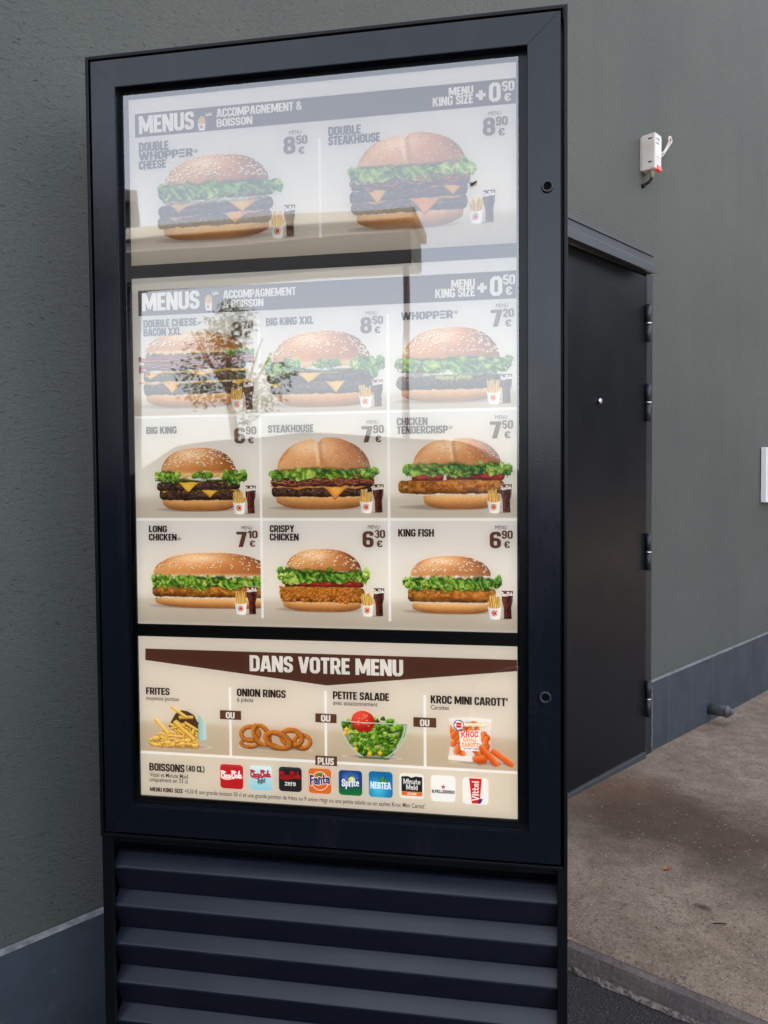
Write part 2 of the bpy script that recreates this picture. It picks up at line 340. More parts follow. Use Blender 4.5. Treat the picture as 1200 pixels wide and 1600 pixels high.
    def frill(s, x0, x1, yc, hh, lay, sh, seed):
        """one hanging curtain of a ruffled leaf: wavy top, scalloped torn lower edge, soft vertical folds"""
        w = s.win(x0 - .04, x1 + .04, yc - hh * 2.2, yc + hh * 2); X, Y = s.X[w], s.Y[w]; z = X * 0
        f1 = fbm(X * 3.2, z + lay, seed, 3); f2 = fbm(X * 7.5, z + lay * 3, seed + 5, 3); f3 = noise(X * 34 + 6 * f2, z + lay, seed + 9)
        top = yc + hh * (.15 + 1.1 * (f2 - .3)); bot = yc - hh * (.15 + 1.7 * np.clip(f1 - .12, 0, 1)) - hh * .42 * np.abs(np.sin(X * 17 + 7 * f1 + lay * 2)) - hh * .32 * f3
        e = np.clip(np.minimum(X - x0, x1 - X) / .05, 0, 1); top = yc + (top - yc) * (.35 + .65 * e); bot = yc + (bot - yc) * (.35 + .65 * e)
        d = np.maximum(Y - top - .010 * (noise(X * 70, Y * 70, seed) - .5), bot - Y) ; d = np.maximum(d, np.maximum(x0 - X, X - x1))
        t = np.clip((Y - bot) / np.maximum(top - bot, .01), 0, 1)
        fold = np.sin(X * 46 + 14 * fbm(X * 5, Y * 7, seed + 2, 3) + 5 * t); vein = 1 - np.abs(2 * fbm(X * 16 + 3 * t, Y * 10, seed + 4, 3) - 1)
        lit = np.clip(.46 + .26 * fold + .9 * (fbm(X * 15, Y * 15, seed + 3) - .5) - .10 * (t - .5), 0, 1) * sh
        yel = ss(.45, .75, fbm(X * 4, Y * 4, seed + 11, 2))[..., None]
        lo = C3(20, 56, 8) * (1 - yel) + C3(70, 98, 18) * yel; mi = C3(92, 150, 30) * (1 - yel) + C3(160, 196, 64) * yel; hi = C3(190, 220, 96) * (1 - yel) + C3(238, 244, 172) * yel
        a = np.clip(lit * 2, 0, 1)[..., None]; b = np.clip(lit * 2 - 1, 0, 1)[..., None]; col = (lo * (1 - a) + mi * a) * (1 - b) + hi * b
        col = mixc(col, C3(214, 232, 140), ss(.22, .03, t) * .5 * ss(-.4, .6, fold)); col = mixc(col, C3(226, 238, 176), ss(.93, .99, vein) * .35)
        shd = np.clip(.5 - (d - .015) / .03, 0, 1) * .4 * s.a[w]; s.put(w, shd, C3(20, 30, 8), False)
        s.put(w, s.edge(d), col)
    def lettuce(s, x0, x1, yc, hh, n=34, droop=0., hue=None, sc=1.):
        r = s.rng; hh = hh * 1.22; s.frill(x0 + .01, x1 - .01, yc + hh * .15, hh * .9, r.uniform(0, 50), .55, s.seed + 100)
        k = max(2, int(round((x1 - x0) / .38)))
        for q in range(k):
            a = x0 + (x1 - x0) * (q + r.uniform(-.18, .1)) / k; b = x0 + (x1 - x0) * (q + 1 + r.uniform(-.1, .18)) / k
            s.frill(max(a, x0), min(b, x1), yc + hh * r.uniform(-.15, .30), hh * r.uniform(.65, .98), r.uniform(0, 50), r.uniform(.85, 1.12), s.seed + 110 + q * 7)
        for q in range(n // 5):
            u = r.uniform(0, 1); s.lobe(x0 + (x1 - x0) * u, yc + r.uniform(-.7, .6) * hh, r.uniform(.03, .055), hh * r.uniform(.35, .6), r.uniform(), r.uniform(0, 20), r.uniform(.8, 1.2))
        for ex in (x0, x1):
            for q in range(3): s.lobe(ex + (x1 - x0) * .03 * (1 if ex == x0 else -1) + r.uniform(-.02, .02), yc + r.uniform(-.5, .5) * hh, r.uniform(.04, .06), hh * r.uniform(.4, .65), r.uniform() * .8, r.uniform(0, 20), r.uniform(.8, 1.15))
    def cheese(s, x0, x1, y, th, drips=(), col=(240, 178, 48)):
        w = s.win(x0 - .02, x1 + .02, y - .3, y + th + .05); X, Y = s.X[w], s.Y[w]
        wav = .012 * np.sin(X * 9 + s.seed) + .008 * np.sin(X * 23 + s.seed * 2)
        ybot = y + wav
        for (cx, wd, dp) in drips: ybot = np.minimum(ybot, y + wav - dp * np.clip(1 - np.abs(X - cx) / wd, 0, 1) ** 1.15)
        d = np.maximum(np.maximum(x0 - X, X - x1), np.maximum(ybot - Y, Y - (y + th + wav)))
        t = np.clip((Y - ybot) / (th + .08), 0, 1)
        c = mixc(C3(*col) * .80, C3(*col), ss(0, .25, t)); c = mixc(c, C3(255, 226, 130), .55 * ss(.5, .9, fbm(X * 8, Y * 8, s.seed + 8) + .25 * t))
        w2 = s.win(x0 - .02, x1 + .02, y - .32, y + .05)
        s.put(w, s.edge(d + .012) * .0, c)
        sh = np.clip(.5 - (d - .012) / .02, 0, 1) * .45 * s.a[w]; s.put(w, sh, C3(50, 24, 8), False)
        s.put(w, s.edge(d), c)
    def blob_line(s, x0, x1, y, hh, lo, hi, n=40, jit=.5):
        for k in range(n):
            x = x0 + (x1 - x0) * (k + s.rng.uniform(0, 1)) / n
            s.ball(x, y + s.rng.uniform(-1, 1) * hh * jit, s.rng.uniform(.018, .04), hh * s.rng.uniform(.6, 1.1), lo, hi)
    def bacon(s, x0, x1, y, th, amp, ph):
        w = s.win(x0 - .02, x1 + .02, y - th - amp - .03, y + th + amp + .03); X, Y = s.X[w], s.Y[w]
        yc = y + amp * np.sin(X * 13 + ph) + amp * .5 * np.sin(X * 31 + ph * 2)
        tt = th * (.75 + .5 * noise(X * 9, X * 0 + ph, s.seed))
        d = np.maximum(np.abs(Y - yc) - tt, np.maximum(x0 - X, X - x1)) + .008 * (noise(X * 50, Y * 50, 3) - .5)
        q = (Y - yc) / tt
        st = .5 + .5 * np.sin(q * 5.5 + 2 * fbm(X * 12, Y * 12, s.seed) + ph)
        c = mixc(C3(104, 34, 26), C3(206, 112, 92), st); c = mixc(c, C3(244, 196, 176), ss(.72, .95, st * .6 + .5 * noise(X * 28, Y * 40, s.seed + 6)) * .7)
        c = c * (1 - .45 * ss(.1, -1, q))[..., None]
        s.put(w, s.edge(d), c)
    def capsule(s, x0, y0, x1, y1, r, lo, hi, flat=.0, solid=True, taper=1.):
        w = s.win(min(x0, x1) - r * 1.3, max(x0, x1) + r * 1.3, min(y0, y1) - r * 1.3, max(y0, y1) + r * 1.3); X, Y = s.X[w], s.Y[w]
        if X.size == 0: return
        dx, dy = x1 - x0, y1 - y0; L = math.hypot(dx, dy) + 1e-6; ux, uy = dx / L, dy / L
        p = (X - x0) * ux + (Y - y0) * uy; q = -(X - x0) * uy + (Y - y0) * ux
        rr = r * (1 + (taper - 1) * np.clip(p / L, 0, 1))
        if flat: d = np.maximum(np.abs(q) - rr, np.maximum(-p, p - L)) - 0
        else: d = np.hypot(q, np.maximum(np.maximum(-p, p - L), 0)) - rr
        t = q / rr * (1 if ux >= 0 else -1)
        lam = np.clip(.55 + .5 * t + .25 * (fbm(X * 30, Y * 30, s.seed + 2) - .5), 0, 1)
        if flat: lam = np.clip(.35 + .5 * (t > -.1) + .25 * (fbm(X * 26, Y * 26, s.seed + 2) - .3), 0, 1)
        c = mixc(lo, hi, lam)
        sh = np.clip(.5 - (d - r * .25) / (r * .5), 0, 1) * .4 * s.a[w]; s.put(w, sh, lo * .45, False)
        s.put(w, s.edge(d), c, solid)
    def poly(s, pts, col, solid=True, soft=1.):
        xs = [p[0] for p in pts]; ys = [p[1] for p in pts]
        w = s.win(min(xs) - .02, max(xs) + .02, min(ys) - .02, max(ys) + .02); X, Y = s.X[w], s.Y[w]
        ins = np.zeros(X.shape, bool); dist = np.full(X.shape, 9.)
        for i in range(len(pts)):
            (ax, ay), (bx, by) = pts[i - 1], pts[i]
            dx, dy = bx - ax, by - ay; t = np.clip(((X - ax) * dx + (Y - ay) * dy) / (dx * dx + dy * dy + 1e-12), 0, 1)
            dist = np.minimum(dist, np.hypot(X - ax - t * dx, Y - ay - t * dy))
            cond = ((ay > Y) != (by > Y)) & (X < (bx - ax) * (Y - ay) / (by - ay + 1e-12) + ax); ins ^= cond
        d = np.where(ins, -dist, dist); c = col(X, Y) if callable(col) else col
        s.put(w, np.clip(.5 - d / (s.px * soft), 0, 1), c, solid)
    def line(s, pts, r, col, solid=False):
        for (a, b) in zip(pts[:-1], pts[1:]):
            w = s.win(min(a[0], b[0]) - r * 2, max(a[0], b[0]) + r * 2, min(a[1], b[1]) - r * 2, max(a[1], b[1]) + r * 2); X, Y = s.X[w], s.Y[w]
            dx, dy = b[0] - a[0], b[1] - a[1]; t = np.clip(((X - a[0]) * dx + (Y - a[1]) * dy) / (dx * dx + dy * dy + 1e-12), 0, 1)
            s.put(w, s.edge(np.hypot(X - a[0] - t * dx, Y - a[1] - t * dy) - r), col, solid)
    def ring(s, x, y, a, b, th, ang=0., lo=(128, 66, 18), hi=(224, 150, 66)):
        R = a + th * 1.5; w = s.win(x - R, x + R, y - R, y + R); X, Y = s.X[w] - x, s.Y[w] - y
        p = X * math.cos(ang) + Y * math.sin(ang); q = -X * math.sin(ang) + Y * math.cos(ang)
        rr = np.hypot(p / a, q / b) + 1e-6; k = np.hypot(p, q) / rr          # local radius
        d = np.abs(np.hypot(p, q) - k) ; d = d + .015 * (fbm(s.X[w] * 16, s.Y[w] * 16, s.seed) - .5)
        t = (np.hypot(p, q) - k) / th; nr = np.clip(t, -1, 1); nz = np.sqrt(np.clip(1 - nr ** 2, 0, 1)); th_ = np.arctan2(Y, X)
        lam = np.clip(.62 * nz + .5 * nr * np.sin(th_) - .3 * nr * np.cos(th_) + .5 * (fbm(s.X[w] * 22, s.Y[w] * 22, s.seed + 4) - .5), 0, 1)
        c = mixc(C3(*lo), C3(*hi), lam); sh = np.clip(.5 - (d - th - .02) / .04, 0, 1) * .4 * s.a[w]; s.put(w, sh, C3(50, 26, 8), False)
        s.put(w, s.edge(d - th), c)

PATTY = ((46, 28, 20), (112, 76, 56), (206, 176, 150)); CRUMB = ((150, 82, 20), (222, 154, 62), (250, 214, 140)); TOM = ((150, 26, 16), (206, 62, 42), (250, 190, 170))
def pic_whopper(asp, double, seed, bg, cheese):
    s = Pic(asp, 190 if double else 170, bg, seed); A = asp
    s.ground_shadow(-.05 * A, .95 * A, .045, .045)
    s.bottom_bun(.06 * A, .88 * A, .03, .22)
    if double:
        s.slab(.01 * A, .90 * A, .19, .33, PATTY, .8, .015, 15, gloss=.5); 
        if cheese: s.cheese(.05 * A, .86 * A, .315, .03, [(.62 * A, .16, .10), (.15 * A, .10, .06)], (236, 170, 70))
        s.slab(.02 * A, .91 * A, .32, .46, PATTY, .8, .015, 15, gloss=.5, tilt=.01)
        if cheese: s.cheese(.08 * A, .86 * A, .445, .03, [(.68 * A, .16, .12), (.18 * A, .11, .09)], (238, 172, 72))
        y = .45
    else:
        s.slab(.02 * A, .93 * A, .19, .37, PATTY, .8, .015, 15, gloss=.5); s.blob_line(.36 * A, .66 * A, .34, .03, C3(150, 150, 70), C3(196, 196, 110), 14); y = .36
    s.slab(.10 * A, .86 * A, y, y + .07, ((150, 140, 110), (238, 234, 216)), .9, .012, 9, dark=.25)
    s.slab(.32 * A, .62 * A, y + .015, y + .055, ((214, 218, 190), (250, 250, 240)), .9, .004, 9, dark=.1)
    s.slab(.03 * A, .40 * A, y + .05, y + .17, TOM, .7, .006, 10, gloss=.5, tilt=-.01); s.slab(.55 * A, .92 * A, y + .04, y + .15, TOM, .7, .006, 10, gloss=.4)
    s.slab(.06 * A, .9 * A, y + .12, y + .2, ((30, 50, 14), (70, 100, 30)), .5, .01)
    s.dome(.07 * A, .88 * A, y + .22, .985, .06, 150 if double else 135)
    s.blob_line(.08 * A, .86 * A, y + .175, .028, C3(206, 206, 168), C3(250, 248, 230), 26)
    s.lettuce(.02 * A, .98 * A, y + .165, .085, 38, .1)
    return s
def pic_steak(asp, double, seed, bg):
    s = Pic(asp, 190 if double else 160, bg, seed); A = asp
    s.ground_shadow(-.05 * A, .9 * A, .04, .04); s.bottom_bun(.07 * A, .90 * A, .02, .23)
    s.slab(.03 * A, .93 * A, .19, .33, PATTY, .8, .012, 16, gloss=.55)
    s.cheese(.02 * A, .92 * A, .31, .028, [(.60 * A, .17, .15)], (238, 160, 60))
    y = .33
    if double:
        s.slab(.02 * A, .93 * A, .32, .44, PATTY, .8, .012, 16, gloss=.5, tilt=.008); s.cheese(.10 * A, .90 * A, .43, .025, [(.24 * A, .11, .12), (.82 * A, .10, .08)], (244, 184, 70)); y = .43
    s.slab(.03 * A, .95 * A, y, y + .13, ((84, 30, 24), (160, 80, 62), (244, 200, 184)), .7, .02, 12, gloss=.4)
    for k in range(7): s.bacon((.02 + .12 * k) * A, (.34 + .10 * k) * A, y + .04 + .05 * s.rng.uniform(0, 1), .028, .022, k * 1.7)
    for k in range(5): s.ring((.22 + .14 * k) * A, y + .08 + .03 * s.rng.uniform(-1, 1), .05, .032, .013, s.rng.uniform(-.5, .5), (104, 36, 26), (216, 130, 104))
    if not double: s.slab(.08 * A, .36 * A, y + .10, y + .19, TOM, .7, .006, 10, gloss=.4); s.slab(.70 * A, .92 * A, y + .10, y + .18, TOM, .7, .006, 10, gloss=.4)
    s.dome(.08 * A, .92 * A, y + .21, .985, .04, 70, True, .5)
    s.blob_line(.10 * A, .9 * A, y + .205, .024, C3(206, 196, 160), C3(250, 244, 226), 26)
    s.lettuce(.02 * A, .98 * A, y + .185, .07, 40, .12)
    for k in range(26): s.capsule(*(lambda x, yy: (x, yy, x + s.rng.uniform(.01, .04), yy + s.rng.uniform(-.02, .02)))(s.rng.uniform(.4 * A, .92 * A), y + s.rng.uniform(.05, .15)), .008, C3(130, 60, 16), C3(222, 150, 70))
    return s
def pic_bacon(asp, seed, bg):
    s = Pic(asp, 150, bg, seed); A = asp
    s.ground_shadow(-.05 * A, .95 * A, .045, .045); s.bottom_bun(.06 * A, .90 * A, .02, .22)
    s.slab(.04 * A, .92 * A, .19, .34, PATTY, .7, .012, 16, gloss=.5); s.cheese(.0 * A, .95 * A, .335, .03, [(.29 * A, .13, .13), (.86 * A, .1, .05)], (244, 186, 60))
    s.slab(.04 * A, .93 * A, .36, .48, PATTY, .7, .012, 16, gloss=.5); s.cheese(.06 * A, .95 * A, .465, .03, [(.55 * A, .13, .05), (.1 * A, .1, .06)], (246, 196, 64))
    s.slab(.06 * A, .93 * A, .50, .74, ((96, 36, 30), (150, 74, 60), (240, 190, 170)), .4, .015, 10, gloss=.35)
    for k in range(6): s.bacon((-.01 + .06 * k) * A, (.62 + .075 * k) * A, .54 + .032 * k, .03, .012, k * 2.1)
    s.bacon(-.02 * A, .12 * A, .62, .04, .03, 1.); s.bacon(.86 * A, 1.0 * A, .60, .045, .03, 2.); s.bacon(.0 * A, .10 * A, .50, .03, .02, 3.)
    s.slab(.10 * A, .9 * A, .70, .76, ((70, 40, 30), (130, 80, 60)), .5, .012)
    s.dome(.06 * A, .90 * A, .76, .985, .05, 120); s.blob_line(.1 * A, .86 * A, .725, .02, C3(200, 190, 120), C3(244, 236, 190), 20)
    for k in range(5): s.lobe((.78 + .05 * k) * A, .71 + .02 * s.rng.uniform(-1, 1), .05, .04, .3, k * 3.)
    return s
def pic_king(asp, xxl, seed, bg):
    s = Pic(asp, 160 if xxl else 140, bg, seed); A = asp
    s.ground_shadow(-.05 * A, .95 * A, .05, .045); s.bottom_bun(.08 * A if not xxl else .10 * A, .90 * A, .02, .24)
    s.slab(.05 * A, .93 * A, .19, .36, PATTY, .8, .013, 16, gloss=.5)
    s.cheese(.04 * A, .90 * A, .345, .025, [(.60 * A, .15, .14), (.10 * A, .1, .06)], (244, 186, 52))
    s.slab(.02 * A, .92 * A, .34, .47, PATTY, .8, .013, 16, gloss=.5, tilt=.008)
    s.cheese(.16 * A, .74 * A, .455, .025, [(.37 * A, .17, .13)], (246, 192, 56))
    s.slab(.06 * A, .90 * A, .46, .53, ((66, 74, 22), (126, 128, 54)), .8, .012, 10); s.slab(.34 * A, .56 * A, .49, .535, ((222, 226, 206), (252, 252, 244)), .9, .004, 9, dark=.15, tilt=-.02); s.slab(.55 * A, .74 * A, .50, .535, ((226, 228, 208), (252, 252, 244)), .9, .004, dark=.15)
    s.slab(.04 * A, .2 * A, .47, .53, ((200, 206, 150), (240, 242, 214)), .9, .01, dark=.2)
    s.blob_line(.1 * A, .9 * A, .56, .03, C3(206, 160, 90), C3(246, 216, 150), 26)
    s.dome(.07 * A, .88 * A, .62, .985, .06, 120)
    s.blob_line(.25 * A, .80 * A, .575, .02, C3(214, 170, 96), C3(248, 222, 160), 18)
    s.lettuce(.02 * A, .27 * A, .57, .08, 16, 0); s.lettuce(.76 * A, .97 * A, .56, .085, 16, .2); s.lettuce(.44 * A, .6 * A, .575, .05, 8, 0)
    return s
def pic_chicken(asp, kind, seed, bg):
    s = Pic(asp, 140, bg, seed); A = asp
    s.ground_shadow(-.05 * A, .95 * A, .05, .05)
    if kind == 'tender':
        s.bottom_bun(.22 * A, .86 * A, .02, .22); s.blob_line(.2 * A, .86 * A, .225, .022, C3(220, 214, 196), C3(252, 250, 242), 26, .3)
        s.slab(.0 * A, .93 * A, .23, .42, CRUMB, .9, .02, 11, gloss=.4); s.slab(.12 * A, .40 * A, .41, .52, TOM, .6, .006, gloss=.4); s.slab(.42 * A, .80 * A, .42, .52, ((110, 16, 12), (180, 44, 32)), .6, .006); s.slab(.72 * A, .92 * A, .41, .53, TOM, .7, .006, gloss=.4)
        s.dome(.13 * A, .89 * A, .62, .985, .05, 150, True, .35); s.blob_line(.18 * A, .84 * A, .60, .018, C3(214, 210, 180), C3(250, 248, 236), 20); s.lettuce(.04 * A, .98 * A, .575, .08, 40, .12)
    elif kind == 'crispy':
        s.bottom_bun(.08 * A, .90 * A, .02, .20); s.slab(.05 * A, .93 * A, .17, .40, CRUMB, .7, .02, 14, gloss=.3, bump=120); s.slab(.10 * A, .92 * A, .40, .51, TOM, .6, .006, gloss=.4)
        s.dome(.10 * A, .90 * A, .64, .985, .05, 80); s.blob_line(.12 * A, .88 * A, .625, .02, C3(214, 210, 180), C3(250, 248, 236), 20); s.lettuce(.03 * A, .98 * A, .60, .095, 40, .15)
    elif kind == 'fish':
        s.bottom_bun(.10 * A, .90 * A, .02, .20); s.blob_line(.1 * A, .9 * A, .205, .025, C3(214, 204, 180), C3(250, 246, 236), 26, .3)
        s.slab(.06 * A, .94 * A, .21, .45, ((156, 86, 22), (220, 148, 60), (250, 214, 140)), .6, .012, 13, gloss=.35)
        s.dome(.09 * A, .89 * A, .66, .985, .05, 85); s.blob_line(.1 * A, .9 * A, .62, .028, C3(206, 206, 188), C3(252, 250, 244), 24); s.lettuce(.02 * A, .98 * A, .55, .10, 42, .1)
    else:
        s.bottom_bun(.05 * A, 1.2 * A, .02, .2); s.blob_line(.06 * A, 1. * A, .20, .022, C3(214, 204, 180), C3(250, 246, 236), 30, .3)
        s.slab(.03 * A, 1.1 * A, .21, .42, CRUMB, .8, .014, 13, gloss=.35); s.slab(.03 * A, 1.1 * A, .40, .5, ((40, 24, 10), (90, 50, 20)), .6, .01)
        s.dome(.04 * A, 1.10 * A, .62, .985, .06, 120); s.blob_line(.06 * A, 1. * A, .57, .02, C3(206, 206, 180), C3(250, 248, 240), 22); s.lettuce(.02 * A, 1.02 * A, .50, .095, 52, 0)
    return s
def roundel(s, x, y, r):
    s.ball(x, y, r * 1.2, r * 1.2, C3(40, 66, 140), C3(40, 66, 140), False); s.ball(x + r * .12, y, r * 1.05, r * 1.05, C3(240, 240, 240), C3(240, 240, 240), False)
    for sg in (1, -1): s.slab_flat(x, y + sg * r * .62, r * .85, r * .26, C3(236, 150, 40))
    s.slab_flat(x, y + r * .16, r * .8, r * .17, C3(200, 30, 36)); s.slab_flat(x, y - r * .2, r * .8, r * .17, C3(200, 30, 36))
def _sf(s, x, y, a, b, c):
    w = s.win(x - a * 1.2, x + a * 1.2, y - b * 1.4, y + b * 1.4); X, Y = (s.X[w] - x) / a, (s.Y[w] - y) / b
    s.put(w, np.clip((1 - (X ** 4 + Y ** 4)) * b / s.px, 0, 1), c, False)
Pic.slab_flat = _sf
SCRIPT_C = [(.30, .42), (.24, .60), (.12, .62), (.03, .40), (.05, .14), (.16, .03), (.30, .12), (.36, .30)]
def script_word(s, x, y, wd, ht, col, r):
    """the flowing red-drink script: two big looped capitals joined by small round letters"""
    def pt(p, q): return (x + p * wd, y + q * ht + .10 * ht * p)
    for ox, sc in ((0., 1.), (.50, 1.)):
        s.line([pt(ox + p * .46, q * 1.05 + .04) for p, q in SCRIPT_C], r * 1.3, col)
        s.line([pt(ox + .15, .66), pt(ox + .02, .72), pt(ox - .0, .86), pt(ox + .12, .84), pt(ox + .22, .70)], r, col)
    def o(cx, cy=.24, a=.038, b=.17): s.line([pt(cx + a * math.cos(t * .7854), cy + b * math.sin(t * .7854)) for t in range(9)], r, col)
    o(.205); s.line([pt(.315, .36), pt(.28, .4), pt(.25, .24), pt(.28, .07), pt(.33, .12)], r, col); o(.375); s.line([pt(.415, .4), pt(.415, .1), pt(.45, .1)], r, col)
    s.line([pt(.455, .25), pt(.49, .28)], r, col)
    o(.735); s.line([pt(.80, .12), pt(.84, .75), pt(.865, .85), pt(.86, .6), pt(.825, .12), pt(.86, .06)], r, col); o(.905); s.line([pt(.945, .4), pt(.945, .1), pt(.99, .1)], r, col)
    s.line([pt(.10, -.02), pt(.3, -.1), pt(.55, .02), pt(.62, .0)], r * .8, col)
def pic_combo(seed, bg, rows=96):
    s = Pic(.86, rows, bg, seed); A = .86
    s.ground_shadow(.05, .85, .03, .03, .4)
    # glass of cola
    def glass(X, Y):
        t = (X - .52) / .30; n = noise(X * 26, Y * 26, seed)
        c = mixc(C3(38, 14, 10), C3(126, 54, 34), np.clip(.2 + 1.1 * (n - .45) + .6 * np.exp(-((t - .3) / .12) ** 2), 0, 1))
        c = mixc(c, C3(226, 206, 196), .5 * np.exp(-((t - .08) / .04) ** 2) + .4 * np.exp(-((t - .93) / .04) ** 2)); return c
    s.poly([(.47, .97), (.84, .97), (.83, .62), (.78, .42), (.80, .04), (.54, .04), (.53, .42), (.48, .62)], glass)
    s.line([(.47, .97), (.84, .97)], .014, C3(214, 196, 188)); script_word(s, .455, .79, .38, .14, C3(245, 240, 238), .011)
    # fries in their carton
    for k in range(34):
        x = .07 + .36 * (k * .618 % 1); t = s.rng.uniform(.52, .84) - .25 * abs(x - .25); e = s.rng.uniform(-.05, .05)
        s.capsule(x * .9 + .03, .36, x + e, t, .026, C3(170, 116, 40), C3(248, 216, 128), flat=1)
    def carton(X, Y): return mixc(C3(214, 214, 214), C3(248, 247, 245), np.clip((X - .04) / .2, 0, 1))
    s.poly([(.015, .44), (.09, .40), (.16, .375), (.25, .37), (.34, .375), (.42, .40), (.47, .44), (.42, .02), (.28, .005), (.10, .03)], carton)
    roundel(s, .25, .22, .085)
    return s
def pic_fries(seed, bg):
    A = 1.70; s = Pic(A, 130, bg, seed); s.ground_shadow(.1, 1.5, .08, .07, .45)
    s.poly([(1.24, .82), (1.40, .62), (1.42, .25), (1.22, .20)], lambda X, Y: mixc(C3(150, 190, 192), C3(206, 226, 224), np.clip((X - 1.2) * 4, 0, 1)))
    s.poly([(.55, .50), (.72, .80), (.86, .88), (1.0, .86), (1.15, .78), (1.24, .60), (1.22, .20), (.9, .3)], C3(84, 54, 40)); s.line([(.72, .80), (.86, .88), (1., .86), (1.15, .78), (1.24, .60)], .012, C3(50, 30, 24))
    rg = s.rng; fr = []
    for k in range(84):
        x = rg.uniform(.10, 1.10); y = .06 + .66 * max(0, 1 - abs(x - .78) / .78) * rg.uniform(.02, 1); fr.append((y, x))
    for y, x in sorted(fr, reverse=True):
        a = rg.choice([rg.uniform(-.7, -.2), rg.uniform(.5, 1.4), rg.uniform(-.25, .3), rg.uniform(-1.1, -.6)]); L = rg.uniform(.16, .42)
        k = .78 + .24 * rg.uniform(); y1 = min(max(.06, y + L * math.sin(a) * .6), .84); s.capsule(x, y + .03, min(x + L * math.cos(a), 1.22), y1, rg.uniform(.028, .038), C3(176, 116, 30) * k, C3(252, 220, 124), flat=1)
    s.capsule(.62, .95, .98, .72, .035, C3(196, 140, 44), C3(250, 220, 128), flat=1); s.capsule(.24, .66, .55, .34, .04, C3(196, 140, 44), C3(250, 220, 128), flat=1)
    s.capsule(.68, .62, 1.14, .24, .042, C3(190, 132, 38), C3(250, 216, 120), flat=1)
    for x, y in ((.62, .09), (.52, .13), (.86, .12), (1.15, .10), (.26, .22), (.98, .2)): s.capsule(x - .06, y, x + .08, y + .02, .040, C3(196, 140, 44), C3(252, 222, 132), flat=1)
    return s
def pic_rings(seed, bg):
    A = 2.75; s = Pic(A, 110, bg, seed); s.ground_shadow(.1, 2.6, .08, .08, .45)
    s.ring(.42, .22, .30, .12, .085, .05); s.ring(.45, .55, .32, .24, .09, .1); s.ring(2.32, .36, .28, .22, .085, .05); s.ring(1.95, .48, .36, .26, .10, -.1)
    s.ring(.86, .52, .24, .38, .095, .55); s.ring(1.45, .36, .44, .24, .115, -.28)
    return s
def pic_salad(seed, bg):
    A = 1.48; s = Pic(A, 140, bg, seed); s.ground_shadow(.1, 1.3, .05, .05, .45); rg = s.rng
    def bowlx(y): return .70 * max(0., 1 - ((.78 - y) / .80) ** 2) ** .62
    s.poly([(.75 + sg * bowlx(y), y) for sg, ys in ((-1, (.78, .6, .45, .3, .2, .1, .04)), (1, (.04, .1, .2, .3, .45, .6, .78))) for y in ys], C3(150, 150, 130))
    for k in range(120):
        y = rg.uniform(.10, .86); x = .75 + rg.uniform(-1, 1) * (bowlx(min(y, .76)) - .07)
        if y > .74 and .42 < x < .6: continue
        s.lobe(x, y, rg.uniform(.05, .10), rg.uniform(.045, .09), rg.uniform() * .75, rg.uniform(0, 20), rg.uniform(.45, 1.15))
    s.ball(.52, .78, .25, .22, C3(168, 28, 20), C3(226, 84, 62)); 
    for k in range(14): s.ball(.52 + rg.uniform(-.15, .15), .80 + rg.uniform(-.12, .12), .025, .012, C3(236, 130, 100), C3(248, 170, 140), False)
    for x, y in ((.14, .52), (.18, .60), (.36, .20), (.60, .18), (.82, .26), (.98, .22), (.88, .14), (.66, .12)): s.ball(x, y, .05, .045, C3(206, 150, 20), C3(252, 220, 80))
    for k in range(24): 
        y = rg.uniform(.15, .6); x = .75 + rg.uniform(-1, 1) * (bowlx(y) - .12); s.lobe(x, y, .05, .05, rg.uniform(), rg.uniform(0, 20), rg.uniform(.6, 1.1))
    ys = np.linspace(.78, .04, 26)
    for sg in (-1, 1): s.line([(.75 + sg * bowlx(y), y) for y in ys], .014, C3(196, 208, 196), True)
    s.line([(.75 + bowlx(y) - .05, y) for y in np.linspace(.72, .3, 16)], .018, C3(186, 206, 180)); s.line([(.05, .78), (.4, .755), (1.1, .755), (1.45, .78)], .010, C3(206, 220, 206), True); s.line([(.45, .035), (1.05, .035)], .02, C3(96, 110, 84), True)
    return s
def pic_carrots(seed, bg):
    A = 1.42; s = Pic(A, 140, bg, seed); rg = s.rng; s.ground_shadow(.1, 1.4, .06, .05, .4)
    s.poly([(.05, .93), (.5, .97), (.96, .95), (.93, .6), (.95, .12), (.5, .08), (.03, .10), (.09, .5)], C3(226, 220, 214))
    for k in range(30):
        x, y = rg.uniform(.1, .85), rg.uniform(.2, .82); a = rg.uniform(0, 3.1)
        s.capsule(x, y, x + .12 * math.cos(a) * .5, y + .12 * math.sin(a) * .7, .055, C3(196, 74, 26), C3(246, 150, 66), solid=False)
    for k in range(8): s.capsule(rg.uniform(.1, .8), .80, rg.uniform(.3, .9), .84, .02, C3(240, 226, 190), C3(252, 246, 226), solid=False)
    s.poly([(.05, .93), (.5, .97), (.96, .95), (.95, .88), (.5, .90), (.06, .87)], C3(232, 230, 228)); s.poly([(.03, .18), (.95, .2), (.95, .12), (.5, .08), (.03, .10)], C3(236, 232, 226))
    s.ball(.26, .80, .11, .11, C3(60, 84, 150), C3(60, 84, 150), False); s.ball(.26, .80, .09, .09, C3(244, 240, 232), C3(244, 240, 232), False)
    s.slab_flat(.26, .83, .06, .025, C3(200, 44, 40)); s.slab_flat(.26, .775, .06, .025, C3(200, 44, 40))
    s.poly([(.26, .68), (.72, .72), (.74, .30), (.30, .30)], C3(246, 242, 236))
    for a, b in (((.78, .12), (.70, .10)), ((.62, .14), (.80, .16)), ((.75, .36), (1.05, .06)), ((1.0, .30), (1.36, .07))): s.capsule(a[0], a[1], b[0], b[1], .062, C3(190, 72, 22), C3(244, 140, 62))
    return s
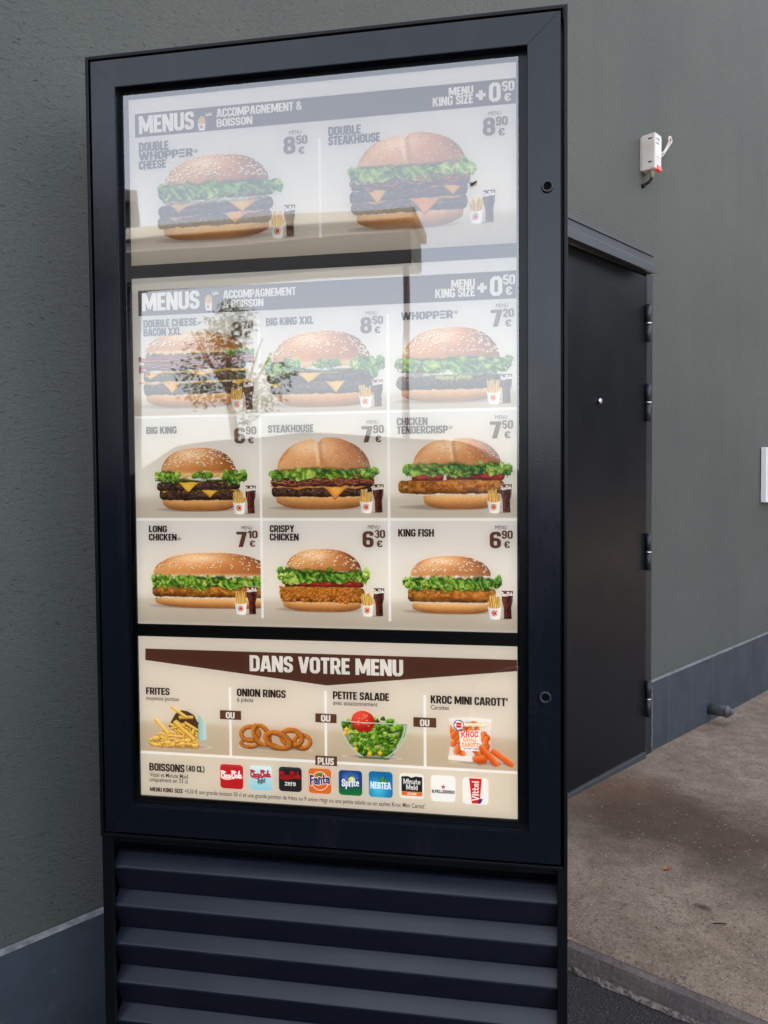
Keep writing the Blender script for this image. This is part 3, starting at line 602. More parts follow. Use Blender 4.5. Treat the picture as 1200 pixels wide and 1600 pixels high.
# ------------------------------------------------------------------ lettering: a heavy condensed sans drawn as strokes
WT = .175
def fillet(pts, R, closed=False):
    out = []; n = len(pts)
    for i, p in enumerate(pts):
        if not closed and i in (0, n - 1): out.append(p); continue
        a, b = pts[i - 1], pts[(i + 1) % n]
        va = np.array(a) - p; vb = np.array(b) - p; la, lb = np.hypot(*va), np.hypot(*vb); va, vb = va / la, vb / lb
        cosang = np.clip(va @ vb, -1, 1); ang = math.acos(cosang); rr = R[i] if hasattr(R, '__len__') else R
        if rr <= 0 or ang > 3.0: out.append(p); continue
        d = min(rr / math.tan(ang / 2), la * .499, lb * .499); rr = d * math.tan(ang / 2)
        s0 = np.array(p) + va * d; s1 = np.array(p) + vb * d; c = np.array(p) + (va + vb) / np.hypot(*(va + vb)) * math.hypot(d, rr)
        a0 = math.atan2(*(s0 - c)[::-1]); a1 = math.atan2(*(s1 - c)[::-1]); da = (a1 - a0 + math.pi) % (2 * math.pi) - math.pi
        for k in range(6): t = a0 + da * k / 5; out.append((c[0] + rr * math.cos(t), c[1] + rr * math.sin(t)))
    return out
l_, B_, T_ = WT / 2, WT / 2, 1 - WT / 2
def glyphs():
    G = {}
    def S(pts, R=0, closed=False, w=WT): return (fillet([tuple(p) for p in pts], R, closed), closed, w)
    def stem(x): return S([(x, -.02), (x, 1.02)])
    def dg(a, b, w=WT): return S([a, b], w=w)
    W = .53; r = W - l_; c = W / 2
    G['A'] = (.58, [dg((.075, -.05), (.25, 1.05)), dg((.505, -.05), (.33, 1.05)), S([(.16, .27), (.42, .27)], w=.14)])
    G['B'] = (.54, [stem(l_), S([(l_, T_), (.43, T_), (.43, .515), (l_, .515)], .13, w=.16), S([(l_, .515), (.455, .515), (.455, B_), (l_, B_)], .14, w=.16)])
    G['C'] = (.49, [S([(.405, .66), (.405, T_), (l_, T_), (l_, B_), (.405, B_), (.405, .34)], .155)])
    G['D'] = (W, [stem(l_), S([(l_, T_), (r, T_), (r, B_), (l_, B_)], .17)])
    G['E'] = (.42, [stem(l_), S([(l_, T_), (.42, T_)]), S([(l_, .505), (.385, .505)], w=.16), S([(l_, B_), (.42, B_)])])
    G['\x01'] = (.50, [S([(0, T_), (.47, T_)], w=.2), S([(0, .5), (.44, .5)], w=.17), S([(0, B_), (.47, B_)], w=.2)])
    G['F'] = (.41, [stem(l_), S([(l_, T_), (.41, T_)]), S([(l_, .49), (.37, .49)], w=.16)])
    G['G'] = (.52, [S([(.43, .68), (.43, T_), (l_, T_), (l_, B_), (.43, B_), (.43, .44), (.27, .44)], [0, .155, .155, .155, .13, 0, 0], w=.17)])
    G['H'] = (.55, [stem(l_), stem(.55 - l_), S([(l_, .5), (.55 - l_, .5)], w=.16)])
    G['I'] = (WT, [stem(l_)])
    G['K'] = (.57, [stem(l_), dg((.15, .42), (.50, 1.06)), dg((.24, .60), (.50, -.06))])
    G['L'] = (.41, [stem(l_), S([(l_, B_), (.41, B_)])])
    G['M'] = (.76, [stem(l_), stem(.76 - l_), dg((.10, 1.05), (.395, .12), .165), dg((.66, 1.05), (.365, .12), .165)])
    G['N'] = (.58, [stem(l_), stem(.58 - l_), dg((.09, 1.04), (.49, -.04), .18)])
    G['O'] = (W, [S([(l_, B_), (r, B_), (r, T_), (l_, T_)], .175, True)])
    G['P'] = (.51, [stem(l_), S([(l_, T_), (.425, T_), (.425, .40), (l_, .40)], .155, w=.165)])
    G['R'] = (.54, [stem(l_), S([(l_, T_), (.43, T_), (.43, .44), (l_, .44)], .15, w=.165), dg((.28, .48), (.47, -.05))])
    G['S'] = (.49, [S([(.40, .69), (.40, T_), (l_, T_), (l_, .56), (.40, .44), (.40, B_), (l_, B_), (l_, .31)], .15, w=.17)])
    G['T'] = (.46, [stem(.23), S([(0, T_), (.46, T_)])])
    G['U'] = (.53, [S([(l_, 1.02), (l_, B_), (r, B_), (r, 1.02)], .17)])
    G['V'] = (.56, [dg((.07, 1.05), (.265, -.05)), dg((.49, 1.05), (.295, -.05))])
    G['W'] = (.84, [dg((.07, 1.05), (.225, -.05), .16), dg((.41, 1.0), (.255, -.05), .15), dg((.43, 1.0), (.585, -.05), .15), dg((.77, 1.05), (.615, -.05), .16)])
    G['X'] = (.57, [dg((.05, 1.05), (.52, -.05)), dg((.52, 1.05), (.05, -.05))])
    G['Y'] = (.54, [stem(.27)[0:1] and S([(.27, -.02), (.27, .46)]), dg((.06, 1.05), (.28, .42)), dg((.48, 1.05), (.26, .42))])
    G['Z'] = (.47, [S([(0.02, T_), (.46, T_)]), S([(.01, B_), (.46, B_)]), dg((.10, .05), (.37, .95))])
    G['0'] = G['O']; G['1'] = (.36, [stem(.27), dg((.0, .72), (.27, .93), .15)])
    G['2'] = (.48, [S([(l_, .66), (l_, T_), (.395, T_), (.395, .55), (.10, .16), (.10, B_)], [0, .15, .15, .15, .02, 0], w=.165), S([(.02, B_), (.48, B_)])])
    G['3'] = (.49, [S([(l_, .74), (l_, T_), (.40, T_), (.40, .525), (.2, .525)], [0, .14, .14, .13, 0], w=.165), S([(.2, .525), (.405, .525), (.405, B_), (l_, B_), (l_, .27)], [0, .13, .14, .14, 0], w=.165)])
    G['4'] = (.54, [stem(.38), S([(0, .27), (.54, .27)], w=.15), dg((.07, .24), (.36, 1.0), .15)])
    G['5'] = (.49, [S([(.47, T_), (.09, T_)]), S([(l_, T_), (l_, .5)], w=.16), S([(l_, .56), (.40, .56), (.40, B_), (l_, B_), (l_, .27)], [0, .15, .15, .14, 0], w=.165)])
    G['6'] = (.51, [S([(.42, .72), (.42, T_), (l_, T_), (l_, B_), (.42, B_), (.42, .53), (.10, .53)], [0, .15, .16, .16, .15, .14, 0], w=.165)])
    G['7'] = (.47, [S([(0, T_), (.46, T_)]), dg((.385, .95), (.18, -.05), .18)])
    G['8'] = (.51, [S([(.10, .52), (.41, .52), (.41, T_), (.10, T_)], .14, True, .16), S([(l_, B_), (.425, B_), (.425, .52), (l_, .52)], .15, True, .165)])
    G['9'] = (.51, [S([(l_, .28), (l_, B_), (.42, B_), (.42, T_), (l_, T_), (l_, .46), (.40, .46)], [0, .15, .16, .16, .15, .14, 0], w=.165)])
    G['€'] = (.53, [S([(.50, .70), (.50, T_), (.16, T_), (.16, B_), (.50, B_), (.50, .30)], .16, w=.16), S([(0, .60), (.42, .60)], w=.11), S([(0, .41), (.40, .41)], w=.11)])
    G['&'] = (.60, [S([(.57, .04), (.13, .66), (.13, T_), (.38, T_), (.38, .64), (.085, .42), (.085, B_), (.42, B_), (.52, .48)], [0, .1, .11, .11, .12, .13, .14, .18, 0], w=.15)])
    G['+'] = (.56, [S([(0, .5), (.56, .5)], w=.19), S([(.28, .22), (.28, .78)], w=.19)])
    G["'"] = (.17, [S([(.10, 1.0), (.06, .66)], w=.14)]); G[','] = (.17, [S([(.10, .14), (.05, -.14)], w=.14)]); G['.'] = (.17, [S([(l_, 0), (l_, .17)])])
    G['('] = (.26, [S([(.24, 1.05), (.09, .8), (.09, .2), (.24, -.05)], .1, w=.13)]); G[')'] = (.26, [S([(.02, 1.05), (.17, .8), (.17, .2), (.02, -.05)], .1, w=.13)])
    G['*'] = (.62, [S([(.31 + .27 * math.cos(k * .5236), .5 + .27 * math.sin(k * .5236)) for k in range(12)], 0, True, .06), S([(.24, .36), (.24, .64)], w=.06), S([(.24, .62), (.37, .62), (.37, .5), (.24, .5)], .04, w=.05), S([(.30, .5), (.38, .36)], w=.06)])
    # small letters for the drinks' emblems
    x = .68; xt = x - l_
    G['a'] = (.46, [S([(l_, .52), (l_, xt), (.37, xt), (.37, 0)], [0, .12, .13, 0], w=.16), S([(.37, .38), (l_, .38), (l_, B_), (.37, B_)], [0, .12, .12, 0], w=.14)])
    G['d'] = (.47, [S([(.385, 0), (.385, 1.02)], w=.16), S([(.385, xt), (l_, xt), (l_, B_), (.385, B_)], [0, .14, .14, 0], w=.15)])
    G['e'] = (.46, [S([(.09, .36), (.37, .36), (.37, xt), (l_, xt), (l_, B_), (.40, B_)], [0, .02, .13, .14, .14, 0], w=.14)])
    G['g'] = (.47, [S([(.385, .68), (.385, -.2), (l_, -.2)], [0, .12, 0], w=.14), S([(.385, xt), (l_, xt), (l_, B_), (.385, B_)], [0, .14, .14, 0], w=.14)])
    G['h'] = (.47, [stem(l_), S([(l_, xt), (.385, xt), (.385, 0)], [0, .14, 0], w=.15)])
    G['i'] = (.18, [S([(l_, 0), (l_, .68)]), S([(l_, .8), (l_, .98)])]); G['l'] = (.18, [stem(l_)])
    G['n'] = (.47, [S([(l_, 0), (l_, .68)]), S([(l_, xt), (.385, xt), (.385, 0)], [0, .14, 0], w=.15)])
    G['o'] = (.47, [S([(l_, B_), (.385, B_), (.385, xt), (l_, xt)], .14, True, .16)])
    G['p'] = (.47, [S([(l_, -.28), (l_, .68)]), S([(l_, xt), (.385, xt), (.385, B_), (l_, B_)], [0, .14, .14, 0], w=.15)])
    G['r'] = (.34, [S([(l_, 0), (l_, .68)]), S([(l_, .5), (.12, xt), (.34, xt)], [0, .08, 0], w=.15)])
    G['t'] = (.33, [S([(.12, .95), (.12, B_), (.32, B_)], [0, .1, 0], w=.15), S([(0, xt), (.32, xt)], w=.13)])
    G['u'] = (.47, [S([(l_, .68), (l_, B_), (.385, B_)], [0, .14, 0], w=.15), S([(.385, .68), (.385, 0)])])
    G['z'] = (.42, [S([(0, xt), (.4, xt)], w=.15), S([(0, B_), (.41, B_)], w=.15), dg((.08, .06), (.33, .62), .14)])
    G[' '] = (.20, [])
    return G
GL = glyphs(); TRACK = .055; _gc = {}
def stroke_quads(st):
    pts, closed, w = st; w *= 1.13; P = [np.array(p, float) for p in pts]; n = len(P); off = []
    for i in range(n):
        ds = []
        if closed or i > 0: d = P[i] - P[i - 1]; ds.append(d / (np.hypot(*d) + 1e-9))
        if closed or i < n - 1: d = P[(i + 1) % n] - P[i]; ds.append(d / (np.hypot(*d) + 1e-9))
        nn = [np.array((-d[1], d[0])) for d in ds]; a = sum(nn); a = a / (np.hypot(*a) + 1e-9); off.append(a * (w / 2) / max(.35, a @ nn[0]))
    return [[P[i] + off[i], P[i] - off[i], P[(i + 1) % n] - off[(i + 1) % n], P[(i + 1) % n] + off[(i + 1) % n]] for i in range(n if closed else n - 1)]
def clipy(poly, lo, hi):
    for lim, sg in ((lo, 1), (hi, -1)):
        o = []
        for i in range(len(poly)):
            a, b = poly[i - 1], poly[i]; fa, fb = sg * (a[1] - lim), sg * (b[1] - lim)
            if (fa >= 0) != (fb >= 0): t = fa / (fa - fb); o.append(a + (b - a) * t)
            if fb >= 0: o.append(b)
        poly = o
        if not poly: break
    return poly
def gmesh(ch):
    if ch in _gc: return _gc[ch]
    w, sts = GL[ch]; V = []; F = []; lo, hi = (-.4, 1.2) if ch in ',()gp*' else (0, 1)
    for st in sts:
        for q in stroke_quads(st):
            q = clipy(q, lo, hi)
            if len(q) < 3: continue
            ar = sum(q[i - 1][0] * q[i][1] - q[i][0] * q[i - 1][1] for i in range(len(q)))
            if ar < 0: q = q[::-1]
            F.append(list(range(len(V), len(V) + len(q)))); V += [Vector((float(p[0]), float(p[1]))) for p in q]
    if not F: _gc[ch] = (w, [], []); return _gc[ch]
    vo, eo, fo, ov, oe, of = geometry.delaunay_2d_cdt(V, [], F, 1, 1e-5)
    def inside(p):
        for f in F:
            if all((V[f[i]].x - V[f[i - 1]].x) * (p[1] - V[f[i - 1]].y) - (V[f[i]].y - V[f[i - 1]].y) * (p[0] - V[f[i - 1]].x) >= -1e-6 for i in range(len(f))): return True
        return False
    keep = [f for f in fo if inside([sum(vo[i][k] for i in f) / len(f) for k in (0, 1)])]
    _gc[ch] = (w, [tuple(v) for v in vo], keep); return _gc[ch]
def text_width(st): return sum(gmesh(c)[0] + TRACK for c in st) - TRACK
def text_geo(st, x, z, wd, ht, V, F):
    """adds a string to V,F in poster coordinates: left, baseline, width, cap height"""
    k = wd / text_width(st); cx = 0.0
    for ch in st:
        w, gv, gf = gmesh(ch); b = len(V)
        V += [(x + (cx + p[0]) * k, 0.0, z + p[1] * ht) for p in gv]; F += [[b + i for i in f] for f in gf]; cx += w + TRACK
def draw_text(s, st, x, y, wd, ht, col, slope=0., bold=1., rot=False):
    """the same lettering inside a printed picture"""
    k = wd / text_width(st); cx = 0.0; c = C3(*col)
    for ch in st:
        for pts, closed, w in GL[ch][1]:
            P = [((cx + p[0]) * k, min(max(p[1], 0 if ch not in 'gp,' else -1), 1) * ht) for p in pts]
            if closed: P.append(P[0])
            P = [(x - b, y + a) if rot else (x + a, y + b + slope * a) for a, b in P]
            s.line(P, w * .5 * min(k, ht) * bold, c)
        cx += GL[ch][0] + TRACK
# ---- drinks' emblems
def icon_base(bgc, seed, rows=84):
    s = Pic(1.0, rows, (206, 192, 170), seed); d = np.hypot(np.maximum(np.abs(s.X - .5) - .36, 0), np.maximum(np.abs(s.Y - .5) - .36, 0)) - .13
    s.put(s.all(), s.edge(d), bgc(s.X, s.Y)); return s
def flat(r, gg, b, dr=0.): return lambda X, Y: mixc(C3(r, gg, b), C3(255, 255, 255), np.clip((Y - .8) * 1.2, 0, 1) * dr)
def icons():
    L = []
    s = icon_base(flat(186, 28, 36, .5), 1); script_word(s, .05, .40, .90, .36, C3(250, 245, 245), .024); L.append(s)
    s = icon_base(lambda X, Y: mixc(C3(150, 206, 222), C3(214, 236, 240), np.clip(Y * 1.1, 0, 1)), 2); script_word(s, .05, .50, .90, .34, C3(184, 28, 42), .024); draw_text(s, 'light', .36, .28, .34, .2, (30, 30, 34), .1); L.append(s)
    s = icon_base(flat(34, 34, 38, .5), 3); script_word(s, .05, .50, .90, .34, C3(176, 26, 34), .024); draw_text(s, 'zero', .27, .24, .46, .22, (244, 244, 244)); L.append(s)
    s = icon_base(flat(214, 112, 42, .3), 4); s.ring_flat(.5, .5, .36, .03, C3(250, 236, 220)); s.ball(.48, .76, .13, .07, C3(40, 110, 40), C3(90, 170, 60), False)
    draw_text(s, 'Fanta', .07, .34, .86, .36, (250, 250, 250), .10, 2.0); draw_text(s, 'Fanta', .07, .34, .86, .36, (26, 44, 110), .10, 1.15); L.append(s)
    def spr(X, Y): return mixc(mixc(C3(16, 122, 62), C3(24, 96, 60), np.clip(Y * 3, 0, 1)), C3(22, 68, 140), ss(.25, .5, Y))
    s = icon_base(spr, 5)
    for k in range(18): a = k * .35; s.line([(.5 + .12 * math.cos(a), .70 + .08 * math.sin(a)), (.5 + .34 * math.cos(a), .74 + .2 * math.sin(a))], .008, C3(120, 170, 220))
    s.ball(.56, .62, .15, .13, C3(150, 180, 40), C3(240, 240, 110), False); s.poly([(.10, .28), (.16, .62), (.5, .56), (.9, .66), (.86, .36), (.5, .30)], C3(20, 70, 120), False)
    draw_text(s, 'Sprite', .14, .34, .72, .30, (248, 250, 250), .06, 1.1); L.append(s)
    s = icon_base(lambda X, Y: mixc(C3(20, 110, 170), C3(70, 190, 220), np.clip(1.2 - 2 * np.hypot(X - .4, Y - .3), 0, 1)), 6)
    for a in (.5, 1.3, 2.2): s.capsule(.58, .56, .58 + .2 * math.cos(a), .56 + .26 * math.sin(a), .07, C3(24, 90, 30), C3(120, 190, 60), solid=False, taper=.3)
    draw_text(s, 'NESTEA', .08, .34, .84, .24, (248, 250, 252), 0, 1.1); L.append(s)
    s = icon_base(flat(236, 234, 230), 7); s.poly([(.10, .28), (.10, .86), (.35, .88), (.5, .82), (.65, .88), (.92, .86), (.92, .28)], C3(26, 26, 28), False); s.poly([(.10, .12), (.10, .27), (.92, .27), (.92, .12)], C3(222, 112, 40), False)
    draw_text(s, 'Minute', .17, .58, .68, .19, (246, 246, 246)); draw_text(s, 'Maid', .28, .36, .46, .19, (246, 246, 246)); draw_text(s, 'ORANGE', .33, .16, .36, .08, (250, 240, 230)); L.append(s)
    s = icon_base(flat(232, 232, 232), 8); s.poly([(.5 + (.10 if k % 2 == 0 else .04) * math.sin(k * .6283), .56 + (.10 if k % 2 == 0 else .04) * math.cos(k * .6283)) for k in range(10)], C3(190, 30, 40), False)
    draw_text(s, 'S.PELLEGRINO', .05, .33, .90, .11, (40, 36, 36), 0, 1.2); L.append(s)
    s = icon_base(flat(234, 234, 234), 9); s.poly([(.26, .96), (.74, .96), (.66, .04), (.36, .04)], C3(196, 34, 34), False); s.poly([(.60, .05), (.70, .05), (.78, .22), (.62, .22)], C3(40, 50, 100), False)
    draw_text(s, 'Vittel', .62, .14, .72, .24, (248, 246, 244), 0, 1.1, True); L.append(s)
    return L
def _rf(s, x, y, r, th, c):
    w = s.win(x - r - th, x + r + th, y - r - th, y + r + th); d = np.abs(np.hypot(s.X[w] - x, s.Y[w] - y) - r) - th / 2; s.put(w, s.edge(d), c, False)
Pic.ring_flat = _rf
# ------------------------------------------------------------------ ground
YW = YAW_W
W_O = WP.o.copy(); W_U = WP.u.copy(); W_N = WP.n.copy()             # wall line: along, into the wall
def wpt(s, out, z): return W_O + W_U * s - W_N * out + Vector((0, 0, z))
ka, kb = gnd(889, 1461), gnd(1200, 1588)
kd = (kb - ka).normalized(); kn = Vector((-kd.y, kd.x, 0))          # kerb direction; kn points away from the camera
def kerb_hit(out):                                                  # where the kerb line crosses a line parallel to the wall
    a = Matrix(((kd.x, -W_U.x), (kd.y, -W_U.y))); b = W_O - W_N * out - ka
    return (a.inverted() @ Vector((b.x, b.y)))
ROADZ = -0.055; SL = .02                                             # the pavement falls gently along the wall
gd = MB(); gd.poly([(-400, -400, ROADZ), (400, -400, ROADZ), (400, 400, ROADZ), (-400, 400, ROADZ)])
M_ASPH = mat('asphalt', srgb(58, 54, 55), .85, .3); n = N(M_ASPH); v = n.coord()
c0 = n.ramp(n.noise(v, 1.6, 5), [(.3, srgb(38, 36, 37)), (.7, srgb(50, 46, 46))]); vo = n.new('ShaderNodeTexVoronoi'); vo.inputs['Scale'].default_value = 170; n.l(v, vo.inputs['Vector'])
n.l(n.mix(n.ramp(n.noise(v, 210, 2), [(.6, g(0)), (.75, g(.6))]), c0, srgb(112, 104, 100)), n.b.inputs['Base Color']); n.l(n.bump(vo.outputs['Distance'], .6, .006), n.b.inputs['Normal'])
tag(gd.build('road', M_ASPH), kind='structure')
# pavement slab: own axes, x along the kerb edge, y away from it
t0 = kerb_hit(0.0)[0]; t1 = 9.0
n = STAINS
pv = MB(); nx = 40
pv.bm = bmesh.new()
rows = [0.0, .012, .03, .07, .5, 1.2, 2.5, 5, 9, 14]; hz = [-.012, -.004, -.001, 0, 0, 0, 0, 0, 0, 0]
grid = []
for j, (d, z) in enumerate(zip(rows, hz)):
    line = []
    for i in range(nx + 1):
        t = -4.0 + (t1 + 4.0) * i / nx
        wob = (.004 * math.sin(t * 23) + .003 * math.sin(t * 61 + 1)) if j < 3 else 0
        line.append(pv.bm.verts.new((t, d + wob, z)))
    grid.append(line)
for j in range(len(rows) - 1):
    for i in range(nx): f = pv.bm.faces.new((grid[j][i], grid[j][i + 1], grid[j + 1][i + 1], grid[j + 1][i])); f.smooth = True
def st_at(u, v):
    q = gnd(u, v) - ka; return q.dot(kd), q.dot(kn)
s1 = st_at(1045, 1290); s2 = st_at(905, 1235); s3 = st_at(1180, 1380); s4 = st_at(1098, 1423)
m1 = n.math('MULTIPLY', stain(s1[0], s1[1], .72, .44), .85); m2 = n.math('MULTIPLY', stain(s2[0], s2[1] + .1, .35, .35), .55); m3 = n.math('MULTIPLY', stain(s3[0] + .1, s3[1], .35, .25), .5); m4 = n.math('MULTIPLY', stain(s4[0], s4[1], .030, .02), .8)
colr = n.mix(m1, CONC_COL, srgb(68, 50, 38)); colr = n.mix(m2, colr, srgb(98, 66, 44)); colr = n.mix(m3, colr, srgb(74, 60, 50)); colr = n.mix(m4, colr, srgb(44, 34, 30))
vc = n.coord((1, 1, 1))
colr = n.mix(n.ramp(n.noise(vc, 75, 3, .7), [(.34, g(.5)), (.46, g(0))]), colr, srgb(48, 38, 33))
n.l(colr, n.b.inputs['Base Color'])
n.l(n.bump(n.math('ADD', grain, n.math('MULTIPLY', n.noise(vc, 45, 4), .8)), .7, .006), n.b.inputs['Normal'])
for w in pv.bm.verts:
    q = ka + kd * w.co.x + kn * w.co.y; w.co.z -= SL * min(1.8, max(-1.5, (q - W_O).dot(W_U) - 1.45)) * min(1, max(0, (w.co.y - .05) / .4))
pvo = pv.build('pavement', M_CONC); pvo.location = (ka.x, ka.y, 0); pvo.rotation_euler = (0, 0, math.atan2(kd.y, kd.x)); tag(pvo, kind='structure')
# kerb stones: a low worn face under the slab's edge
M_KERB = mat('kerb_stone', srgb(92, 84, 82), .85, .3); n = N(M_KERB); v = n.coord()
n.l(n.mix(n.ramp(n.noise(v, 150, 3, .7), [(.3, g(.6)), (.5, g(0))]), n.ramp(n.noise(v, 7, 5, .65), [(.3, srgb(84, 74, 72)), (.7, srgb(112, 102, 98))]), srgb(60, 50, 48)), n.b.inputs['Base Color'])
n.l(n.bump(n.noise(v, 60, 4), .7, .006), n.b.inputs['Normal'])
kb_ = MB(); x = -4.0; rr = random.Random(4)
while x < t1:
    L = 1.0; kb_.prism([(-.002, -.013), (-.018, -.019), (-.050, ROADZ - .02), (.05, ROADZ - .02), (.05, -.018), (.002, -.013)], 'x', x, x + L - .005); x += L
ko = kb_.build('kerb', M_KERB); ko.location = pvo.location; ko.rotation_euler = pvo.rotation_euler; tag(ko, kind='structure')
M_GUT = mat('gutter_grit', srgb(128, 118, 110), .95, .2); n = N(M_GUT); n.l(n.ramp(n.noise(n.coord(), 120, 3), [(.35, srgb(66, 58, 55)), (.7, srgb(140, 130, 123))]), n.b.inputs['Base Color'])
gt = MB(); rr = random.Random(8)
up = [(-4 + .02 * i, -.049) for i in range(650)]; lo = [(p[0], -.053 - .007 * max(0, .2 + rr.uniform(-.6, .8) + .5 * math.sin(p[0] * 9))) for p in up]
gt.bm = bmesh.new(); va = [gt.bm.verts.new((p[0], p[1], ROADZ + .012)) for p in up]; vb = [gt.bm.verts.new((p[0], p[1], ROADZ + .002)) for p in lo]
for i in range(649): gt.bm.faces.new((va[i], va[i + 1], vb[i + 1], vb[i]))
go = gt.build('gutter_grit', M_GUT); go.location = pvo.location; go.rotation_euler = pvo.rotation_euler; tag(go, 'pale grit washed up along the foot of the kerb', 'grit', kind='stuff')
# small litter on the pavement
M_CHIP = mat('chip', srgb(150, 138, 126), .8, .3); M_LEAF = mat('dead_leaf', srgb(160, 92, 44), .7, .3); M_TWIG = mat('twig', srgb(70, 44, 32), .8, .2)
ch = MB(); rr = random.Random(3)
for i in range(700):
    u, v = rr.uniform(890, 1215), rr.uniform(1130, 1560)
    q = gnd(u, v)
    zq = -SL * min(1.8, max(-1.5, (q - W_O).dot(W_U) - 1.45)) * min(1, max(0, ((q - ka).dot(kn) - .05) / .4))
    if (q - W_O).dot(-W_N) < .04 or (q - ka).dot(kn) < .05: continue
    if rr.random() < .35 and v > 1380: continue
    a = rr.uniform(0, 6.3); L = rr.uniform(.0012, .0036); wd = L * rr.uniform(.4, .8); h = L * .4
    ca, sa = math.cos(a), math.sin(a); P = [(q.x + x * ca - y * sa, q.y + x * sa + y * ca) for x, y in ((-L, -wd), (L, -wd * .6), (L * .7, wd), (-L * .8, wd * .8))]
    b = [ch.bm.verts.new((p[0], p[1], zq + .0005)) for p in P]; t = ch.bm.verts.new((q.x, q.y, zq + h + .001))
    for k in range(4): ch.bm.faces.new((b[k], b[(k + 1) % 4], t))
tag(ch.build('grit_chips', M_CHIP), 'pale grit chips scattered over the stained pavement', 'grit', kind='stuff')
def slope_z(q): return -SL * min(1.8, max(-1.5, (q - W_O).dot(W_U) - 1.45)) * min(1, max(0, ((q - ka).dot(kn) - .05) / .4))
lf = MB(); q = gnd(1043, 1357, .02); q.z = 0; zl = slope_z(q)
P = [(-.014, 0), (-.007, .006), (.003, .007), (.012, .002), (.016, -.001), (.005, -.006), (-.007, -.005)]
c = lf.bm.verts.new((q.x, q.y, zl + .002)); vs = [lf.bm.verts.new((q.x + a, q.y + b, zl + .003 + .004 * (k % 2))) for k, (a, b) in enumerate(P)]
for k in range(7): lf.bm.faces.new((c, vs[k], vs[(k + 1) % 7]))
tag(lf.build('dead_leaf', M_LEAF), 'small orange dead leaf lying on the stained pavement', 'leaf')
tw = MB(); q = gnd(1126, 1447, .01); q.z = slope_z(q); tw.tube([q + Vector((-.018, .004, .003)), q + Vector((0, 0, .006)), q + Vector((.018, .003, .003))], [.0016, .002, .0012], 6)
tag(tw.build('twig', M_TWIG), 'short dark brown twig lying on the pavement near the kerb', 'twig')

# ------------------------------------------------------------------ the building behind: wall, plinth, steel door
bld = empty('restaurant_building', (W_O.x, W_O.y, 0), YW)
tag(bld, 'building with dark grey-green rendered wall, slate plinth and black steel door', 'building')
dL, dR = WP.at(890, 900)[0] - .30, WP.at(1018.8, 800, -.022)[0]             # door opening, s along the wall
pl_top = .297; d_top = WP.at(1012, 432)[1]; hood_b = WP.at(1018, 416)[1]
print('door', dL, dR, d_top, hood_b)
WH = 5.2
w_ = MB(); w_.box(-5, dL, 0, .3, pl_top + .004, WH); w_.box(dR, 14, 0, .3, pl_top + .004, WH); w_.box(dL, dR, 0, .3, hood_b + .02, WH)
wo = w_.build('wall', M_WALL, bld)
pw = MB()
def tiles(a, b, first=None):
    js = []; x = a if first is None else first
    while x < b: js.append(x); x += TW
    edges = ([a] if first is not None and first > a + .01 else []) + js + [b]
    for e0, e1 in zip(edges[:-1], edges[1:]):
        if e1 - e0 > .006: pw.box(e0 + .0018, e1 - .0018, -.012, .0, -.05, pl_top - .004, 0, .0012)
js = [WP.at(u, v)[0] for u, v in ((1041, 1100), (1078.5, 1085), (1111.5, 1065), (1142, 1050), (1170, 1035), (1195, 1025))]
print('joints', js)
TW = (js[-1] - js[0]) / 5
tiles(dR + .004, 14, js[0]); po = pw.build('plinth', M_TILE, bld)
pw = MB(); tiles(-5, dL - .004, js[0] - TW * 25 - .055); pw.build('plinth', M_TILE, bld)
gr = MB(); gr.box(-5, dL - .003, -.0108, .05, -.05, pl_top - .0075); gr.box(dR + .003, 14, -.0108, .05, -.05, pl_top - .0075)
gr.prism([(-.0125, pl_top - .004), (-.010, pl_top - .002), (-.0, pl_top + .002), (.02, pl_top + .002), (.02, pl_top - .004)], 'x', dR + .003, 14); gr.prism([(-.0125, pl_top - .004), (-.010, pl_top - .002), (-.0, pl_top + .002), (.02, pl_top + .002), (.02, pl_top - .004)], 'x', -5, dL - .003)
gr.build('plinth_grout', M_GROUT, bld)
door = MB(); lR = WP.at(1010, 800, -.028)[0]
door.box(dL + .05, lR, -.028, .02, .030, WP.at(1011, 433, -.028)[1], 0, .002)
do = door.build('door', M_DOOR, bld); do['label'] = 'black steel door with four hinges and a small bright lock'
df = MB(); df.box(lR + .004, dR - .001, -.022, .06, 0, hood_b + .01, 0, .002); df.box(dL, dL + .046, -.022, .06, 0, hood_b + .01, 0, .002); df.box(dL + .048, lR + .002, .03, .06, WP.at(1011, 433, -.028)[1] + .003, hood_b + .01, 1)  # header in the recess coloured black to give the shade under the hood
df.build('door_frame', [M_DOORD, M_BLACK], do)
rb = MB(); rb.box(dR - .0005, dR + .006, -.026, .0, 0, pl_top - .02, 0, .001); rb.build('corner_bead', M_GROUT, do)
sl = MB(); sl.box(dL + .05, lR - .01, -.036, .01, -.03, .024, 0, .002); sl.build('threshold', M_HOOD, do)
